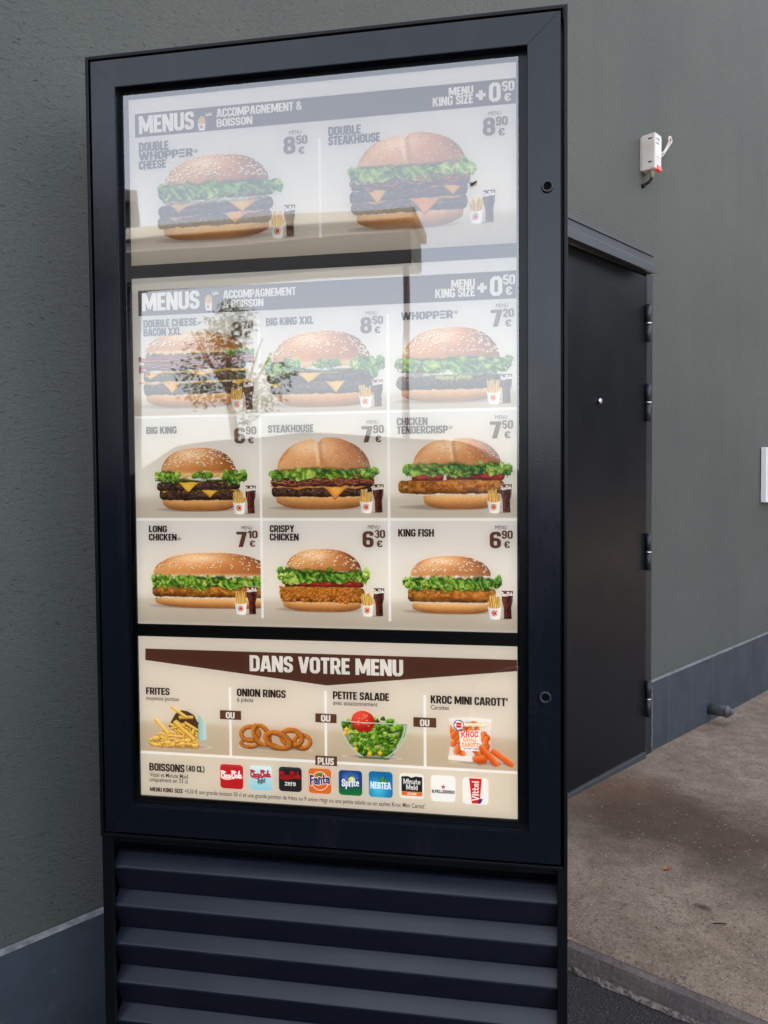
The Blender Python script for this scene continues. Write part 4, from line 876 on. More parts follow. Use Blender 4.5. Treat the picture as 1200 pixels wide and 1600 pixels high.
# hood over the door: a flat upstand with a drip lip
z1 = WP.at(1018, 402, -.03)[1]; z0 = WP.at(1026, 428, -.08)[1]; hR = WP.at(1018, 402, -.03)[0]; hR2 = WP.at(1027, 420, -.080)[0]
print('hood', z0, z1, hR, hR2)
hd = MB(); hd.box(dL - .05, hR, -.036, -.0005, z0 + .02, z1, 0, .002); hd.prism([(-.034, z0 + .062), (-.080, z0 + .030), (-.080, z0), (-.076, z0), (-.074, z0 + .026), (-.034, z0 + .055)], 'x', dL - .07, hR2)
hd.box(dL - .05, hR + .003, -.040, -.0008, z1 + .0005, z1 + .010, 0, .001)
ho = hd.build('hood', M_HOOD, do)
for (u, v) in ((1013, 507), (1013, 630), (1013, 862), (1013, 1090)):
    s_, z_ = WP.at(u, v, -.03); h = MB(); hx = WP.at(1013, v, -.040)[0]
    h.tube([(hx, -.040, z_ - .075), (hx, -.040, z_ - .003)], .011, 14); h.tube([(hx, -.040, z_ + .003), (hx, -.040, z_ + .075)], .011, 14)
    h.box(hx + .004, hx + .022, -.034, -.0225, z_ + .004, z_ + .07, 0, .001)
    h.tube([(hx, -.040, z_ - .003), (hx, -.040, z_ + .003)], .013, 14, 1); h.tube([(hx, -.04, z_ + .075), (hx, -.04, z_ + .079)], [.012, .006], 12)
    h.build('hinge', [M_DOORD, M_STEEL], do)
s_, z_ = WP.at(936, 627, -.03); lk = MB(); lk.tube([(s_, -.029, z_), (s_, -.036, z_), (s_, -.040, z_)], [.0115, .011, .008], 20); lk.box(s_ - .003, s_ + .003, -.043, -.039, z_ - .006, z_ + .006, 0, .001); lk.build('lock_cylinder', M_STEEL, do)
# greasy hand marks rubbed into the door's paint
M_SMEAR = mat('hand_smear', (.006, .007, .008, 1), .7, .2); rr = random.Random(5)
for (u, v, nn) in ((926, 664, 9), (968, 634, 7), (906, 640, 3)):
    sm = MB()
    for k in range(nn):
        s_, z_ = WP.at(u + rr.uniform(-7, 7), v + rr.uniform(-14, 14), -.03); a = rr.uniform(-.5, .5); L = rr.uniform(.004, .013); w0 = .0022
        sm.poly([(s_ - w0, -.0286, z_ - L), (s_ + w0, -.0286, z_ - L * .8), (s_ + w0 + a * L, -.0286, z_ + L), (s_ - w0 * .5 + a * L, -.0286, z_ + L * .9)])
    sm.build('hand_smear', M_SMEAR, do, False)

# ------------------------------------------------------------------ things on the wall
M_PLAS = mat('white_plastic', srgb(205, 198, 190), .45, .45); n = N(M_PLAS); n.l(n.ramp(n.noise(n.coord(), 14, 5), [(.3, srgb(196, 186, 176)), (.7, srgb(216, 210, 203))]), n.b.inputs['Base Color'])
M_LAB = mat('sensor_label', srgb(222, 222, 226), .5, .4); M_LTXT = mat('sensor_print', srgb(110, 106, 112), .5, .3); M_RED = mat('red_lens', srgb(176, 14, 12), .25, .5)
bn = M_RED.node_tree.nodes['Principled BSDF']; bn.inputs['Emission Color'].default_value = (1, .05, .03, 1); bn.inputs['Emission Strength'].default_value = .05
M_GREY = mat('grey_gland', srgb(150, 144, 138), .5, .4); M_CAB = mat('black_cable', srgb(26, 26, 28), .5, .4)
sx0, sz1 = WP.at(1000, 211, 0); DEP = .03
while WP.at(1023.5, 214, -DEP)[0] > sx0: DEP += .0005
sx1, _ = WP.at(1034, 214, -DEP); e0, _ = WP.at(1023.5, 214, -DEP); _, sz0 = WP.at(1023.5, 262, -DEP)
_, szt = WP.at(1023.5, 205.5, -DEP)
print('sensor', sx0, e0, sx1, sz0, szt)
sen = empty('light_sensor', tuple(wpt(e0, 0, sz0)), YW)
tag(sen, 'white sensor box with a glowing red lamp fixed high on the wall', 'sensor')
wS = sx1 - e0; hS = szt - sz0
b = MB(); b.box(0, wS, -DEP, -.006, 0, hS, 0, .0045); b.box(.003, wS - .003, -.006, 0, .004, hS - .004, 0, .001)
for z_ in (.030, hS - .020):                                   # slots for the mounting screws, on the near side
    b.box(-.0006, .004, -DEP + .012, -DEP + .030, z_ - .004, z_ + .003, 1, .0008)
b.build('housing', [M_PLAS, M_CAB], sen)
b = MB(); b.box(.005, wS - .005, -DEP - .0012, -DEP + .001, hS * .36, hS * .92, 0, .0005); lab = b.build('label_plate', M_LAB, sen)
tv, tf_ = [], []
text_geo('CE', .010, hS * .80, wS * .5, .010, tv, tf_); text_geo('&0', .008, hS * .69, wS * .45, .008, tv, tf_)
tv = [(p[0], -DEP - .0016, p[2]) for p in tv]
me = bpy.data.meshes.new('label_print'); me.from_pydata(tv, [], tf_); link('label_print', me, M_LTXT, lab)
b = MB(); b.box(wS * .30, wS - .002, -DEP - .0025, -DEP + .012, -.0010, hS * .125, 0, .002); b.build('red_lamp', M_RED, sen)
b = MB(); b.tube([(wS * .4, -DEP * .62, .001), (wS * .4, -DEP * .62, -.010), (wS * .4, -DEP * .62, -.012), (wS * .4, -DEP * .62, -.028)], [.011, .011, .0085, .0085], 16); b.build('cable_gland', M_GREY, sen)
b = MB(); b.tube([(wS * .4, -DEP * .62, -.024), (wS * .40, -DEP * .58, -.034), (wS * .38, -DEP * .42, -.043), (wS * .36, -DEP * .12, -.050), (wS * .36, .004, -.052)], .0065, 12); b.tube([(wS * .36, -.014, -.050), (wS * .36, .001, -.052)], .0095, 12); b.build('cable', M_CAB, sen)
# bracket arm on the far side, ending in a ring
ax, az = WP.at(1047, 219, -.03); rx = ax - e0; rz = az - sz0
b = MB(); R = .013
b.tube([(wS - .002, -.052, hS * .50), (rx * .55 + wS * .45, -.036, hS * .52 + (rz - hS * .5) * .35), (rx - R * .6, -.03, rz - R * .7)], .0036, 8); b.tube([(wS - .002, -.04, hS * .40), (rx * .55 + wS * .45, -.03, hS * .40 + (rz - hS * .42) * .35), (rx + R * .5, -.03, rz - R * .8)], .0036, 8)
b.tube([(rx + R * math.cos(k * .3927), -.03 + .0 * k, rz + R * math.sin(k * .3927)) for k in range(17)], .0042, 8, 0, False); b.build('bracket_arm', M_PLAS, sen)
# sign at the right edge
M_SIGN = mat('white_sign_face', srgb(226, 226, 226), .4, .4); M_SIDE = mat('sign_edge', srgb(196, 198, 202), .45, .4)
s0, zt = WP.at(1189.0, 699, -.004); _, zb = WP.at(1189.0, 785, -.004)
b = MB(); b.box(0, .42, -.034, -.004, 0, zt - zb, 0, .003); b.box(.03, .39, -.004, .0, .03, zt - zb - .03)
so = b.build('wall_sign', M_SIGN); so.location = wpt(s0, 0, zb); so.rotation_euler = (0, 0, YW)
tag(so, 'blank white panel mounted on the wall at its far end', 'sign')
# stub of a drain pipe coming out of the plinth
M_PIPE = mat('grey_pipe', srgb(78, 80, 84), .5, .4); n = N(M_PIPE); n.l(n.ramp(n.noise(n.coord(), 30, 4), [(.35, srgb(66, 66, 70)), (.7, srgb(98, 98, 100))]), n.b.inputs['Base Color'])
s0, z0p = WP.at(1108, 1107, -.012); b = MB(); b.tube([(0, 0, 0), (0, -.085, -.0), (0, -.087, -.0)], [.026, .026, .025], 24); 
pp = b.build('drain_pipe', M_PIPE); pp.location = wpt(s0, .010, z0p); pp.rotation_euler = (0, 0, YW)
tag(pp, 'short grey drain pipe stub sticking out of the slate plinth', 'pipe')
b = MB(); b.tube([(0, -.084, 0), (0, -.088, 0), (0, -.100, 0), (0, -.104, 0)], [.029, .0295, .022, .014], 24); b.tube([(0, -.103, 0), (0, -.116, 0)], [.013, .012], 16); b.build('end_cap', M_PIPE, pp)

# ------------------------------------------------------------------ the menu board
bd = empty('menu_board', (BP.o.x, BP.o.y, ROADZ), YAW_B)
tag(bd, 'tall black framed menu board on a louvred base beside the wall', 'menu board')
ZB = EYE + 0 - ROADZ                                                 # board z of eye level
def bz(t): return t - ROADZ
OX0, OX1, OZ0, OZ1 = -.5121, .2915, EYE - .6165, EYE + .7310
IX0, IX1, IZ0, IZ1 = -.4558, .2307, EYE - .5572, EYE + .6740
OZ0, OZ1, IZ0, IZ1 = [z - ROADZ for z in (OZ0, OZ1, IZ0, IZ1)]
PY = .016                                                             # posters lie behind the pane
cs = MB()                                                             # casing: back box with a thin lip round the door
cs.box(OX0, OX1, .030, .150, OZ0, OZ1, 0, .003)
for (a, b_, c_, d_) in ((OX0, OX0 + .006, OZ0, OZ1), (OX1 - .006, OX1, OZ0, OZ1), (OX0 + .0065, OX1 - .0065, OZ1 - .006, OZ1), (OX0 + .0065, OX1 - .0065, OZ0, OZ0 + .006)): cs.box(a, b_, -.001, .0295, c_, d_, 0, .001)
casing = cs.build('casing', M_DARK, bd)
FX0, FX1, FZ0, FZ1 = OX0 + .012, OX1 - .011, OZ0 + .011, OZ1 - .011
def rail(p):                                                          # mitred face with a small chamfer, 3 mm proud of the lip
    r = MB(); A = [r.bm.verts.new((x, -.004, z)) for x, z in p]; B = [r.bm.verts.new((x, .028, z)) for x, z in p]
    r.bm.faces.new(A); r.bm.faces.new(B[::-1])
    for i in range(4): r.bm.faces.new((A[i], B[i], B[(i + 1) % 4], A[(i + 1) % 4]))
    bmesh.ops.recalc_face_normals(r.bm, faces=r.bm.faces); bmesh.ops.bevel(r.bm, geom=[e for e in r.bm.edges if abs(e.verts[0].co.y + .004) < 1e-6 and abs(e.verts[1].co.y + .004) < 1e-6], offset=.0007, segments=2, affect='EDGES')
    return r.build('frame_rail', M_FRAME, bd)
e = .00012
rail([(FX0, FZ0 + e), (IX0, IZ0 + e), (IX0, IZ1 - e), (FX0, FZ1 - e)]); rail([(IX1, IZ0 + e), (FX1, FZ0 + e), (FX1, FZ1 - e), (IX1, IZ1 - e)])
rail([(IX0 + e, IZ1), (IX1 - e, IZ1), (FX1 - e, FZ1), (FX0 + e, FZ1)]); rail([(FX0 + e, FZ0), (FX1 - e, FZ0), (IX1 - e, IZ0), (IX0 + e, IZ0)])
bk = MB(); bk.box(IX0 + .001, IX1 - .001, PY + .006, .0295, IZ0 + .001, IZ1 - .001); bk.build('backing_panel', M_BLACK, bd)
def P(u, v): s_, z_ = BP.at(u, v, PY); return s_, z_ - ROADZ
def quad(*pts): return [P(*p) for p in pts]
px0 = np.mean([P(203, 300)[0], P(220, 1200)[0]]); px1 = np.mean([P(809, 200)[0], P(807, 1200)[0]])
zz = {k: np.mean([P(*a)[1], P(*b_)[1]]) for k, (a, b_) in dict(t1=((205, 154), (808, 98)), b1=((210, 413), (808, 383)), t2=((210, 434), (807, 403)), b2=((219, 976), (803, 987)), t3=((220, 995), (806, 1008)), b3=((222, 1241), (807, 1281))).items()}
print('posters', px0, px1, zz)
# black gasket round the posters + the two bars between them
ga = MB(); y0, y1 = PY - .004, PY + .0055
ga.box(IX0 + .0005, px0, y0, y1, IZ0 + .0005, IZ1 - .0005); ga.box(px1, IX1 - .0005, y0, y1, IZ0 + .0005, IZ1 - .0005); ga.box(px0 + .0004, px1 - .0004, y0, y1, zz['t1'], IZ1 - .0006); ga.box(px0 + .0004, px1 - .0004, y0, y1, IZ0 + .0006, zz['b3'])
ga.build('gasket', M_GASK, bd)
for a, b_ in (('b1', 't2'), ('b2', 't3')): mb = MB(); mb.box(px0 + .0004, px1 - .0004, PY - .003, PY + .0055, zz[b_] if zz[b_] < zz[a] else zz[a], zz[a] if zz[b_] < zz[a] else zz[b_], 0, .001); mb.build('divider_bar', M_BLACK, bd)
pane = MB(); pane.poly([(px0 - .008, .0105, zz['b3'] - .003), (px1 + .003, .0105, zz['b3'] - .003), (px1 + .003, .0105, zz['t1'] + .005), (px0 - .008, .0105, zz['t1'] + .005)]); pane.build('glass_pane', M_GLASS, bd, False)

def paint_mesh(name, V, F, cols, parent):
    me = bpy.data.meshes.new(name); V = np.asarray(V, np.float32); F = np.asarray(F, np.int32)
    me.vertices.add(len(V)); me.vertices.foreach_set('co', V.ravel()); me.loops.add(F.size); me.loops.foreach_set('vertex_index', F.ravel())
    me.polygons.add(len(F)); me.polygons.foreach_set('loop_start', np.arange(0, F.size, 4, dtype=np.int32)); me.polygons.foreach_set('loop_total', np.full(len(F), 4, np.int32)); me.update(calc_edges=True)
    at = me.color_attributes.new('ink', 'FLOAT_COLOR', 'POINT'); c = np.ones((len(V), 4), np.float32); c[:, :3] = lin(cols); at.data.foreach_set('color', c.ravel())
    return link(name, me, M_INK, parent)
LAY = .0003                                                           # each layer of print sits 0.3 mm over the one below
def picture(name, s, box, parent, layer=2):
    x0, x1, z0, z1 = box; H, W = s.a.shape; keep = s.a > .03
    gx = x0 + (np.arange(W) + .5) / W * (x1 - x0); gz = z1 - (np.arange(H) + .5) / H * (z1 - z0); X, Z = np.meshgrid(gx, gz)
    V = np.stack([X, np.full_like(X, PY - LAY * layer), Z], -1).reshape(-1, 3); idx = np.arange(H * W).reshape(H, W)
    q = keep[:-1, :-1] & keep[1:, :-1] & keep[:-1, 1:] & keep[1:, 1:]
    F = np.stack([idx[1:, :-1][q], idx[1:, 1:][q], idx[:-1, 1:][q], idx[:-1, :-1][q]], -1)
    used = np.unique(F); mp = np.full(H * W, -1, np.int64); mp[used] = np.arange(len(used))
    return paint_mesh(name, V[used], mp[F], np.clip(s.rgb.reshape(-1, 3)[used], 0, 1), parent)
def lettering(name, items, mt, parent, layer=2):
    """items: (string, (u_left, v_baseline), u_right, cap height in photo pixels)"""
    V, F = [], []
    for (st, (u, v), ur, cap) in items:
        s0, z0 = P(u, v); s1, _ = P(ur, v); _, z1 = P(u, v - cap); text_geo(st, s0, z0, s1 - s0, z1 - z0, V, F)
    V = [(p[0], PY - LAY * layer, p[2]) for p in V]
    me = bpy.data.meshes.new(name); me.from_pydata(V, [], F); return link(name, me, mt, parent)
def small_print(name, items, mt, parent, layer=2):
    """thin running text in the built-in typeface"""
    bms = bmesh.new()
    for (st, (u, v), ur, cap, off) in items:
        s0, z0 = P(u, v); s1, _ = P(ur, v); _, z1 = P(u, v - cap)
        cu = bpy.data.curves.new('t', 'FONT'); cu.body = st; cu.size = 1; cu.offset = off; cu.resolution_u = 3
        o = bpy.data.objects.new('t', cu); COL.objects.link(o); bpy.context.view_layer.update()
        me = bpy.data.meshes.new_from_object(o.evaluated_get(bpy.context.evaluated_depsgraph_get())); bpy.data.objects.remove(o)
        xs = [w.co.x for w in me.vertices]; a, b_ = min(xs), max(xs); kx = (s1 - s0) / (b_ - a); kz = (z1 - z0) / .70
        for w in me.vertices: w.co = Vector((s0 + (w.co.x - a) * kx, PY - LAY * layer, z0 + w.co.y * kz))
        bms.from_mesh(me); bpy.data.meshes.remove(me)
    me = bpy.data.meshes.new(name); bms.to_mesh(me); bms.free(); return link(name, me, mt, parent)
def strip(name, quads, mt, parent, layer=1):
    b = MB()
    for q in quads: b.poly([(p[0], PY - LAY * layer, p[1]) for p in q])
    return b.build(name, mt, parent, False)
def rect(x0, x1, z0, z1): return [(x0, z0), (x1, z0), (x1, z1), (x0, z1)]

# poster paper with the printed studio backdrops of its cells
def backdrop(name, z0, z1, fn, nx=110):
    nz = int(nx * (z1 - z0) / (px1 - px0)); gx = np.linspace(px0 + .0002, px1 - .0002, nx); gz = np.linspace(z0 + .0002, z1 - .0002, nz); X, Z = np.meshgrid(gx, gz)
    V = np.stack([X, np.full_like(X, PY), Z], -1).reshape(-1, 3); idx = np.arange(nx * nz).reshape(nz, nx)
    F = np.stack([idx[:-1, :-1], idx[:-1, 1:], idx[1:, 1:], idx[1:, :-1]], -1).reshape(-1, 4)
    o = paint_mesh(name, V, F, np.clip(fn(X, Z).reshape(-1, 3), 0, 1), bd)
    return o
def cell_tone(Z, z0, z1, hor=.20, X=None):
    """studio backdrop: a grey sweep over a pale table top"""
    t = (Z - z0) / (z1 - z0); c = mixc(C3(230, 224, 215), C3(217, 213, 208), ss(.3, 1, t))
    tab = mixc(C3(192, 182, 167), C3(206, 197, 183), np.clip(t / hor, 0, 1)); k = ss(hor + .05, hor - .05, t)
    c = mixc(c, tab, k); return c
cx1 = [np.mean([P(404.5, 560)[0], P(410, 900)[0]]), np.mean([P(606, 560)[0], P(609, 900)[0]])]
rz = [np.mean([P(215, 649)[1], P(800, 642)[1]]), np.mean([P(220, 812)[1], P(800, 811)[1]])]
c1 = P(500, 300)[0]
def fn1(X, Z): return cell_tone(Z, zz['b1'] + .005, P(500, 200)[1], .22)
def fn2(X, Z):
    out = cell_tone(Z, P(300, 965)[1], rz[1], .20); out = np.where((Z < P(300, 972)[1])[..., None], C3(212, 203, 190), out)
    out = np.where((Z > rz[1])[..., None], cell_tone(Z, rz[1], rz[0], .22), out); return np.where((Z > rz[0])[..., None], cell_tone(Z, rz[0], P(300, 495)[1], .18), out)
def fn3(X, Z):
    zc = P(400, 1186)[1]; c = mixc(C3(212, 203, 188), C3(218, 209, 196), ss(zc, zc + .1, Z)); t = (Z - zc) / .10
    c = mixc(c, mixc(C3(188, 173, 150), C3(201, 188, 166), np.clip(t * 1.6, 0, 1)), ss(.62, .5, t) * (t > 0)); return c
p1 = backdrop('poster', zz['b1'], zz['t1'], fn1); p2 = backdrop('poster', zz['b2'], zz['t2'], fn2); p3 = backdrop('poster', zz['b3'], zz['t3'], fn3)
p1['label'] = 'top poster with two burger menus'; p2['label'] = 'middle poster with nine burger menus'; p3['label'] = 'bottom poster with side dishes and drinks'

# heading bands
def band(u0, v0, u1, v1):
    a = P(u0, v0); b_ = P(u1, v1); return a[0], a[1]
x0 = P(211, 195)[0]; bt1 = np.mean([P(211, 179)[1], P(808, 121)[1]]); bb1 = np.mean([P(211, 215.5)[1], P(808, 161)[1]])
bt2 = np.mean([P(216, 454)[1], P(807, 423)[1]]); bb2 = np.mean([P(216, 492.5)[1], P(807, 468)[1]])
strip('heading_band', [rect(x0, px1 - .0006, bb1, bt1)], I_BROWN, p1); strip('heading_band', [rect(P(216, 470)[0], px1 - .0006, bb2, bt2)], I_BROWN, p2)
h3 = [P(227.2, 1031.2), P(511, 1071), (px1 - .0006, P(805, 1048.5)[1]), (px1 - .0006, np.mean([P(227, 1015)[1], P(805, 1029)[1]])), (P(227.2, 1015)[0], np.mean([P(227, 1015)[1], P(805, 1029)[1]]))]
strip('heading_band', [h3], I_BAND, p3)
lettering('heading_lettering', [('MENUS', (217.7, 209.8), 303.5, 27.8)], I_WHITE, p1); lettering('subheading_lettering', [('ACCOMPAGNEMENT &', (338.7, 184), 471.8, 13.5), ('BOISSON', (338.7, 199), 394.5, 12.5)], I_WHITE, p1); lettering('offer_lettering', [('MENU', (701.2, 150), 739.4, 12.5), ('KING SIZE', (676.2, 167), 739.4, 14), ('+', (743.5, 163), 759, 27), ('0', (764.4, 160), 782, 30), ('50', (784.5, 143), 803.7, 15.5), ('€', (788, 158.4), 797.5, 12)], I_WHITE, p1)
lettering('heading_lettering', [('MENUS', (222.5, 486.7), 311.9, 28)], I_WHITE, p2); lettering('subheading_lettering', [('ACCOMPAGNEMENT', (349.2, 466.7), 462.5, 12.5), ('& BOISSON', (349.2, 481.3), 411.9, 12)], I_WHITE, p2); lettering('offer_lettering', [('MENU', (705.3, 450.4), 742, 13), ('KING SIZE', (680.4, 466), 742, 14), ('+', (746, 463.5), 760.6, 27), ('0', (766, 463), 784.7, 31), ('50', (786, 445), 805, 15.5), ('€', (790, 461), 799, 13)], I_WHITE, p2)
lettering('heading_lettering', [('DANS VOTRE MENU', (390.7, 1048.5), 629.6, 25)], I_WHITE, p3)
# white rules between the cells
q = .0022
vr = lambda x, za, zb_: rect(x - q, x + q, za, zb_)
strip('divider_line', [vr(c1, P(500, 371)[1], P(500, 215)[1])], I_LINE, p1)
zl2 = P(410, 966)[1]
strip('divider_line', [vr(x, za, zb_) for x in cx1 for za, zb_ in ((zl2, rz[1] - q), (rz[1] + q, rz[0] - q), (rz[0] + q, P(405, 500)[1]))] + [rect(px0 + .001, px1 - .001, z - q, z + q) for z in rz], I_LINE, p2)
z3 = np.mean([P(221, 1176.8)[1], P(807, 1205)[1]]); xv = [P(360, 1130)[0], P(509, 1130)[0], P(664, 1140)[0]]; zt3 = P(360, 1074)[1]
strip('divider_line', [vr(x, z3 + q, zt3) for x in xv] + [rect(px0 + .001, px1 - .001, z3 - q, z3 + q)], I_LINE, p3)
# dish names
def WHOP(u, v, ur, cap): return ('WHOPP\x01R', (u, v), ur, cap)
NM = [(p1, [[('DOUBLE', (217.7, 237.8), 263.6, 14), WHOP(217.7, 251.4, 301.8, 12.5), ('*', (303, 241), 310, 9), ('CHEESE', (217.7, 265.6), 259.6, 13)], [('DOUBLE', (513.5, 213), 564, 14), ('STEAKHOUSE', (513.5, 228), 594, 14)]]),
      (p2, [[('DOUBLE CHEESE', (224.7, 512.5), 307.9, 12), ('BACON XXL', (224.7, 525.9), 283.3, 12)], [('BIG KING XXL', (416, 509.3), 490, 12)], [WHOP(626.8, 500.6, 708, 12), ('*', (709.5, 492), 716, 8)],
            [('BIG KING', (229.3, 678.3), 276.5, 11)], [('STEAKHOUSE', (419.2, 676.3), 490, 11.7)], [('CHICKEN', (620.4, 665), 668, 12), ('TENDERCRISP', (620.4, 678.3), 699.7, 12), ('*', (701, 672), 707.5, 8)],
            [('LONG', (233.3, 831.5), 261.3, 10.3), ('CHICKEN', (233.3, 844.5), 276.5, 10.5), ('*', (277.5, 845.5), 283.5, 7)], [('CRISPY', (422, 831.5), 460, 11), ('CHICKEN', (422, 844.5), 467, 11)], [('KING FISH', (622.4, 838.3), 678, 11.7)]]),
      (p3, [[('FRITES', (228.8, 1084.5), 265.3, 11)], [('ONION RINGS', (370.7, 1087.4), 446.7, 12)], [('PETITE SALADE', (520.6, 1091.7), 608, 12)], [("KROC MINI CAROTT'", (673.2, 1098.5), 793.4, 12.5)], [('BOISSONS', (234, 1203.5), 288.8, 12), ('(40 CL)', (291.5, 1205), 320, 9.5)]])]
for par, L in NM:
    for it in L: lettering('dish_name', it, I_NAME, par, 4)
# prices
def price(par, big, cents, u, v, cap):
    k = cap / 27.0
    lettering('price', [(big, (u, v), u + 18 * k, cap), (cents, (u + 19.5 * k, v - 15.5 * k), u + 37 * k, 13.5 * k), ('€', (u + 23 * k, v - .5 * k), u + 31.5 * k, 11 * k)], I_PRICE, par, 4)
    small_print('price_note', [('MENU', (u + 8.5 * k, v - 31 * k), u + 27.5 * k, 6 * k, .0)], I_SMALL, par, 4)
for a in ((p1, '8', '50', 443.5, 241.5, 27), (p1, '8', '90', 754.8, 213, 28), (p2, '8', '70', 362, 528, 24.5), (p2, '8', '50', 563.7, 521.5, 25.5), (p2, '7', '20', 766.8, 511, 26.5), (p2, '6', '90', 366.7, 693.3, 25), (p2, '7', '90', 565, 691.6, 25.5), (p2, '7', '50', 765.5, 685.3, 26.5), (p2, '7', '10', 370, 854.7, 24), (p2, '6', '30', 567, 855.3, 25.5), (p2, '6', '90', 765.5, 856.7, 26)): price(*a)
# small print
small_print('small_print', [('moyenne portion', (228.8, 1093.5), 280, 6.6, .006)], I_SMALL, p3); small_print('small_print', [('6 pièces', (370.7, 1096), 396, 6.8, .006)], I_SMALL, p3); small_print('small_print', [('avec assaisonnement', (520.6, 1101), 590, 7, .006)], I_SMALL, p3); small_print('small_print', [('Carottes', (673.2, 1108.2), 701.5, 7, .006)], I_SMALL, p3)
small_print('small_print', [('Vittel et Minute Maid', (234, 1213), 294, 6.8, .006), ('uniquement en 33 cl', (234, 1220.5), 293.3, 6.8, .006)], I_SMALL, p3)
lettering('small_print', [('MENU KING SIZE', (234.7, 1236), 286, 6.6)], I_SMALL, p3)
small_print('small_print', [("+0,50 € une grande boisson 50 cl et une grande portion de frites ou 9 onion rings ou une petite salade ou un sachet Kroc Mini Carott'", (288.5, 1239), 664, 6.6, .006)], I_SMALL, p3)
# OU / PLUS tabs
for (st, u0, u1, va, vb, tu0, tu1, base, cap) in (('OU', 344, 376.8, 1110, 1124, 353.5, 367, 1122, 10), ('OU', 493, 526, 1115, 1129, 502, 516.5, 1127, 10.5), ('OU', 646, 681.7, 1121, 1136, 656.5, 671, 1134, 10.5), ('PLUS', 493, 526.8, 1181, 1196, 497, 522, 1193.8, 11)):
    a = P(u0, vb); b_ = P(u1, va); o = strip('tab', [rect(a[0], b_[0], P((u0 + u1) / 2, vb)[1], P((u0 + u1) / 2, va)[1])], I_PRICE, p3, 3)
    lettering('tab_lettering', [(st, (tu0, base), tu1, cap)], I_WHITE, p3, 5)
# food pictures
BGP = (214, 206, 197)
def pbox(u0, u1, vt, vb):
    uc = (u0 + u1) / 2; vc = (vt + vb) / 2; return P(u0, vc)[0], P(u1, vc)[0], P(uc, vb)[1], P(uc, vt)[1]
def food(par, name, fn, u0, u1, vt, vb):
    b = pbox(u0, u1, vt, vb); s = fn((b[1] - b[0]) / (b[3] - b[2])); picture(name, s, b, par)
food(p1, 'burger_picture', lambda a: pic_whopper(a, True, 1, BGP, True), 243, 445, 239, 378); food(p1, 'burger_picture', lambda a: pic_steak(a, True, 2, BGP), 542, 745, 206, 360)
for i, (fn, u0, u1, vt, vb) in enumerate(((lambda a: pic_bacon(a, 3, BGP), 217, 398, 516, 639), (lambda a: pic_king(a, True, 4, BGP), 413, 602, 515, 638), (lambda a: pic_whopper(a, False, 5, BGP, False), 615, 804, 509, 631),
    (lambda a: pic_king(a, False, 6, BGP), 242, 387, 698, 801), (lambda a: pic_steak(a, False, 7, BGP), 419, 594, 683, 798), (lambda a: pic_chicken(a, 'tender', 8, BGP), 622, 804, 683, 798),
    (lambda a: pic_chicken(a, 'long', 9, BGP), 233, 408, 862, 952), (lambda a: pic_chicken(a, 'crispy', 10, BGP), 430, 581, 856, 958), (lambda a: pic_chicken(a, 'fish', 11, BGP), 628, 785, 867, 961))): food(p2, 'burger_picture', fn, u0, u1, vt, vb)
def carrots(a):
    s = pic_carrots(16, BGP); draw_text(s, 'KROC', .31, .56, .36, .12, (206, 60, 60), .05); draw_text(s, 'MINI', .35, .46, .28, .08, (226, 140, 40), .03); draw_text(s, "CAROTT'", .32, .37, .38, .075, (226, 120, 30), .03); draw_text(s, 'CAROTTES', .36, .325, .3, .03, (60, 80, 150), .0); return s
for nm, fn, u0, u1, vt, vb in (('fries_picture', lambda a: pic_fries(13, BGP), 226, 342, 1101, 1171), ('onion_rings_picture', lambda a: pic_rings(14, BGP), 372, 491, 1128, 1173), ('salad_picture', lambda a: pic_salad(15, BGP), 529, 639, 1111, 1187), ('carrot_picture', carrots, 698, 803, 1119, 1197)): food(p3, nm, fn, u0, u1, vt, vb)
# fries-and-cola pictures, one in each cell and in the headings
for k, (par, u0, u1, vt, vb) in enumerate(((p1, 422, 463, 319, 373), (p1, 731, 775, 296, 350), (p2, 360, 398.5, 594.5, 642), (p2, 560, 600, 592, 637), (p2, 759, 801.5, 583, 632), (p2, 363, 401.5, 757, 804), (p2, 561, 601, 755, 802.5), (p2, 760, 801, 755, 802.5), (p2, 366, 403.5, 914.5, 961), (p2, 563, 602, 917, 964), (p2, 761, 803, 921, 968.5))):
    picture('fries_and_cola_picture', pic_combo(30 + k, BGP), pbox(u0, u1, vt, vb), par, 5)
for par, box in ((p1, (308, 333, 176, 204)), (p2, (319, 343, 454, 486))):
    s = pic_combo(50, (66, 42, 34)); picture('fries_and_cola_picture', s, pbox(*box), par, 3)
# drinks' emblems
for s, (u0, u1, vt, vb) in zip(icons(), ((344, 380.5, 1194, 1232.5), (390, 425.3, 1196, 1234.7), (435.5, 472, 1198, 1237), (482, 518, 1200.3, 1240), (529, 566.4, 1203.3, 1243), (576, 614, 1205, 1246), (623.6, 663, 1208, 1248), (673, 712.3, 1211, 1253), (722.5, 763.5, 1214.5, 1257))):
    picture('drink_emblem', s, pbox(u0, u1, vt, vb), p3)
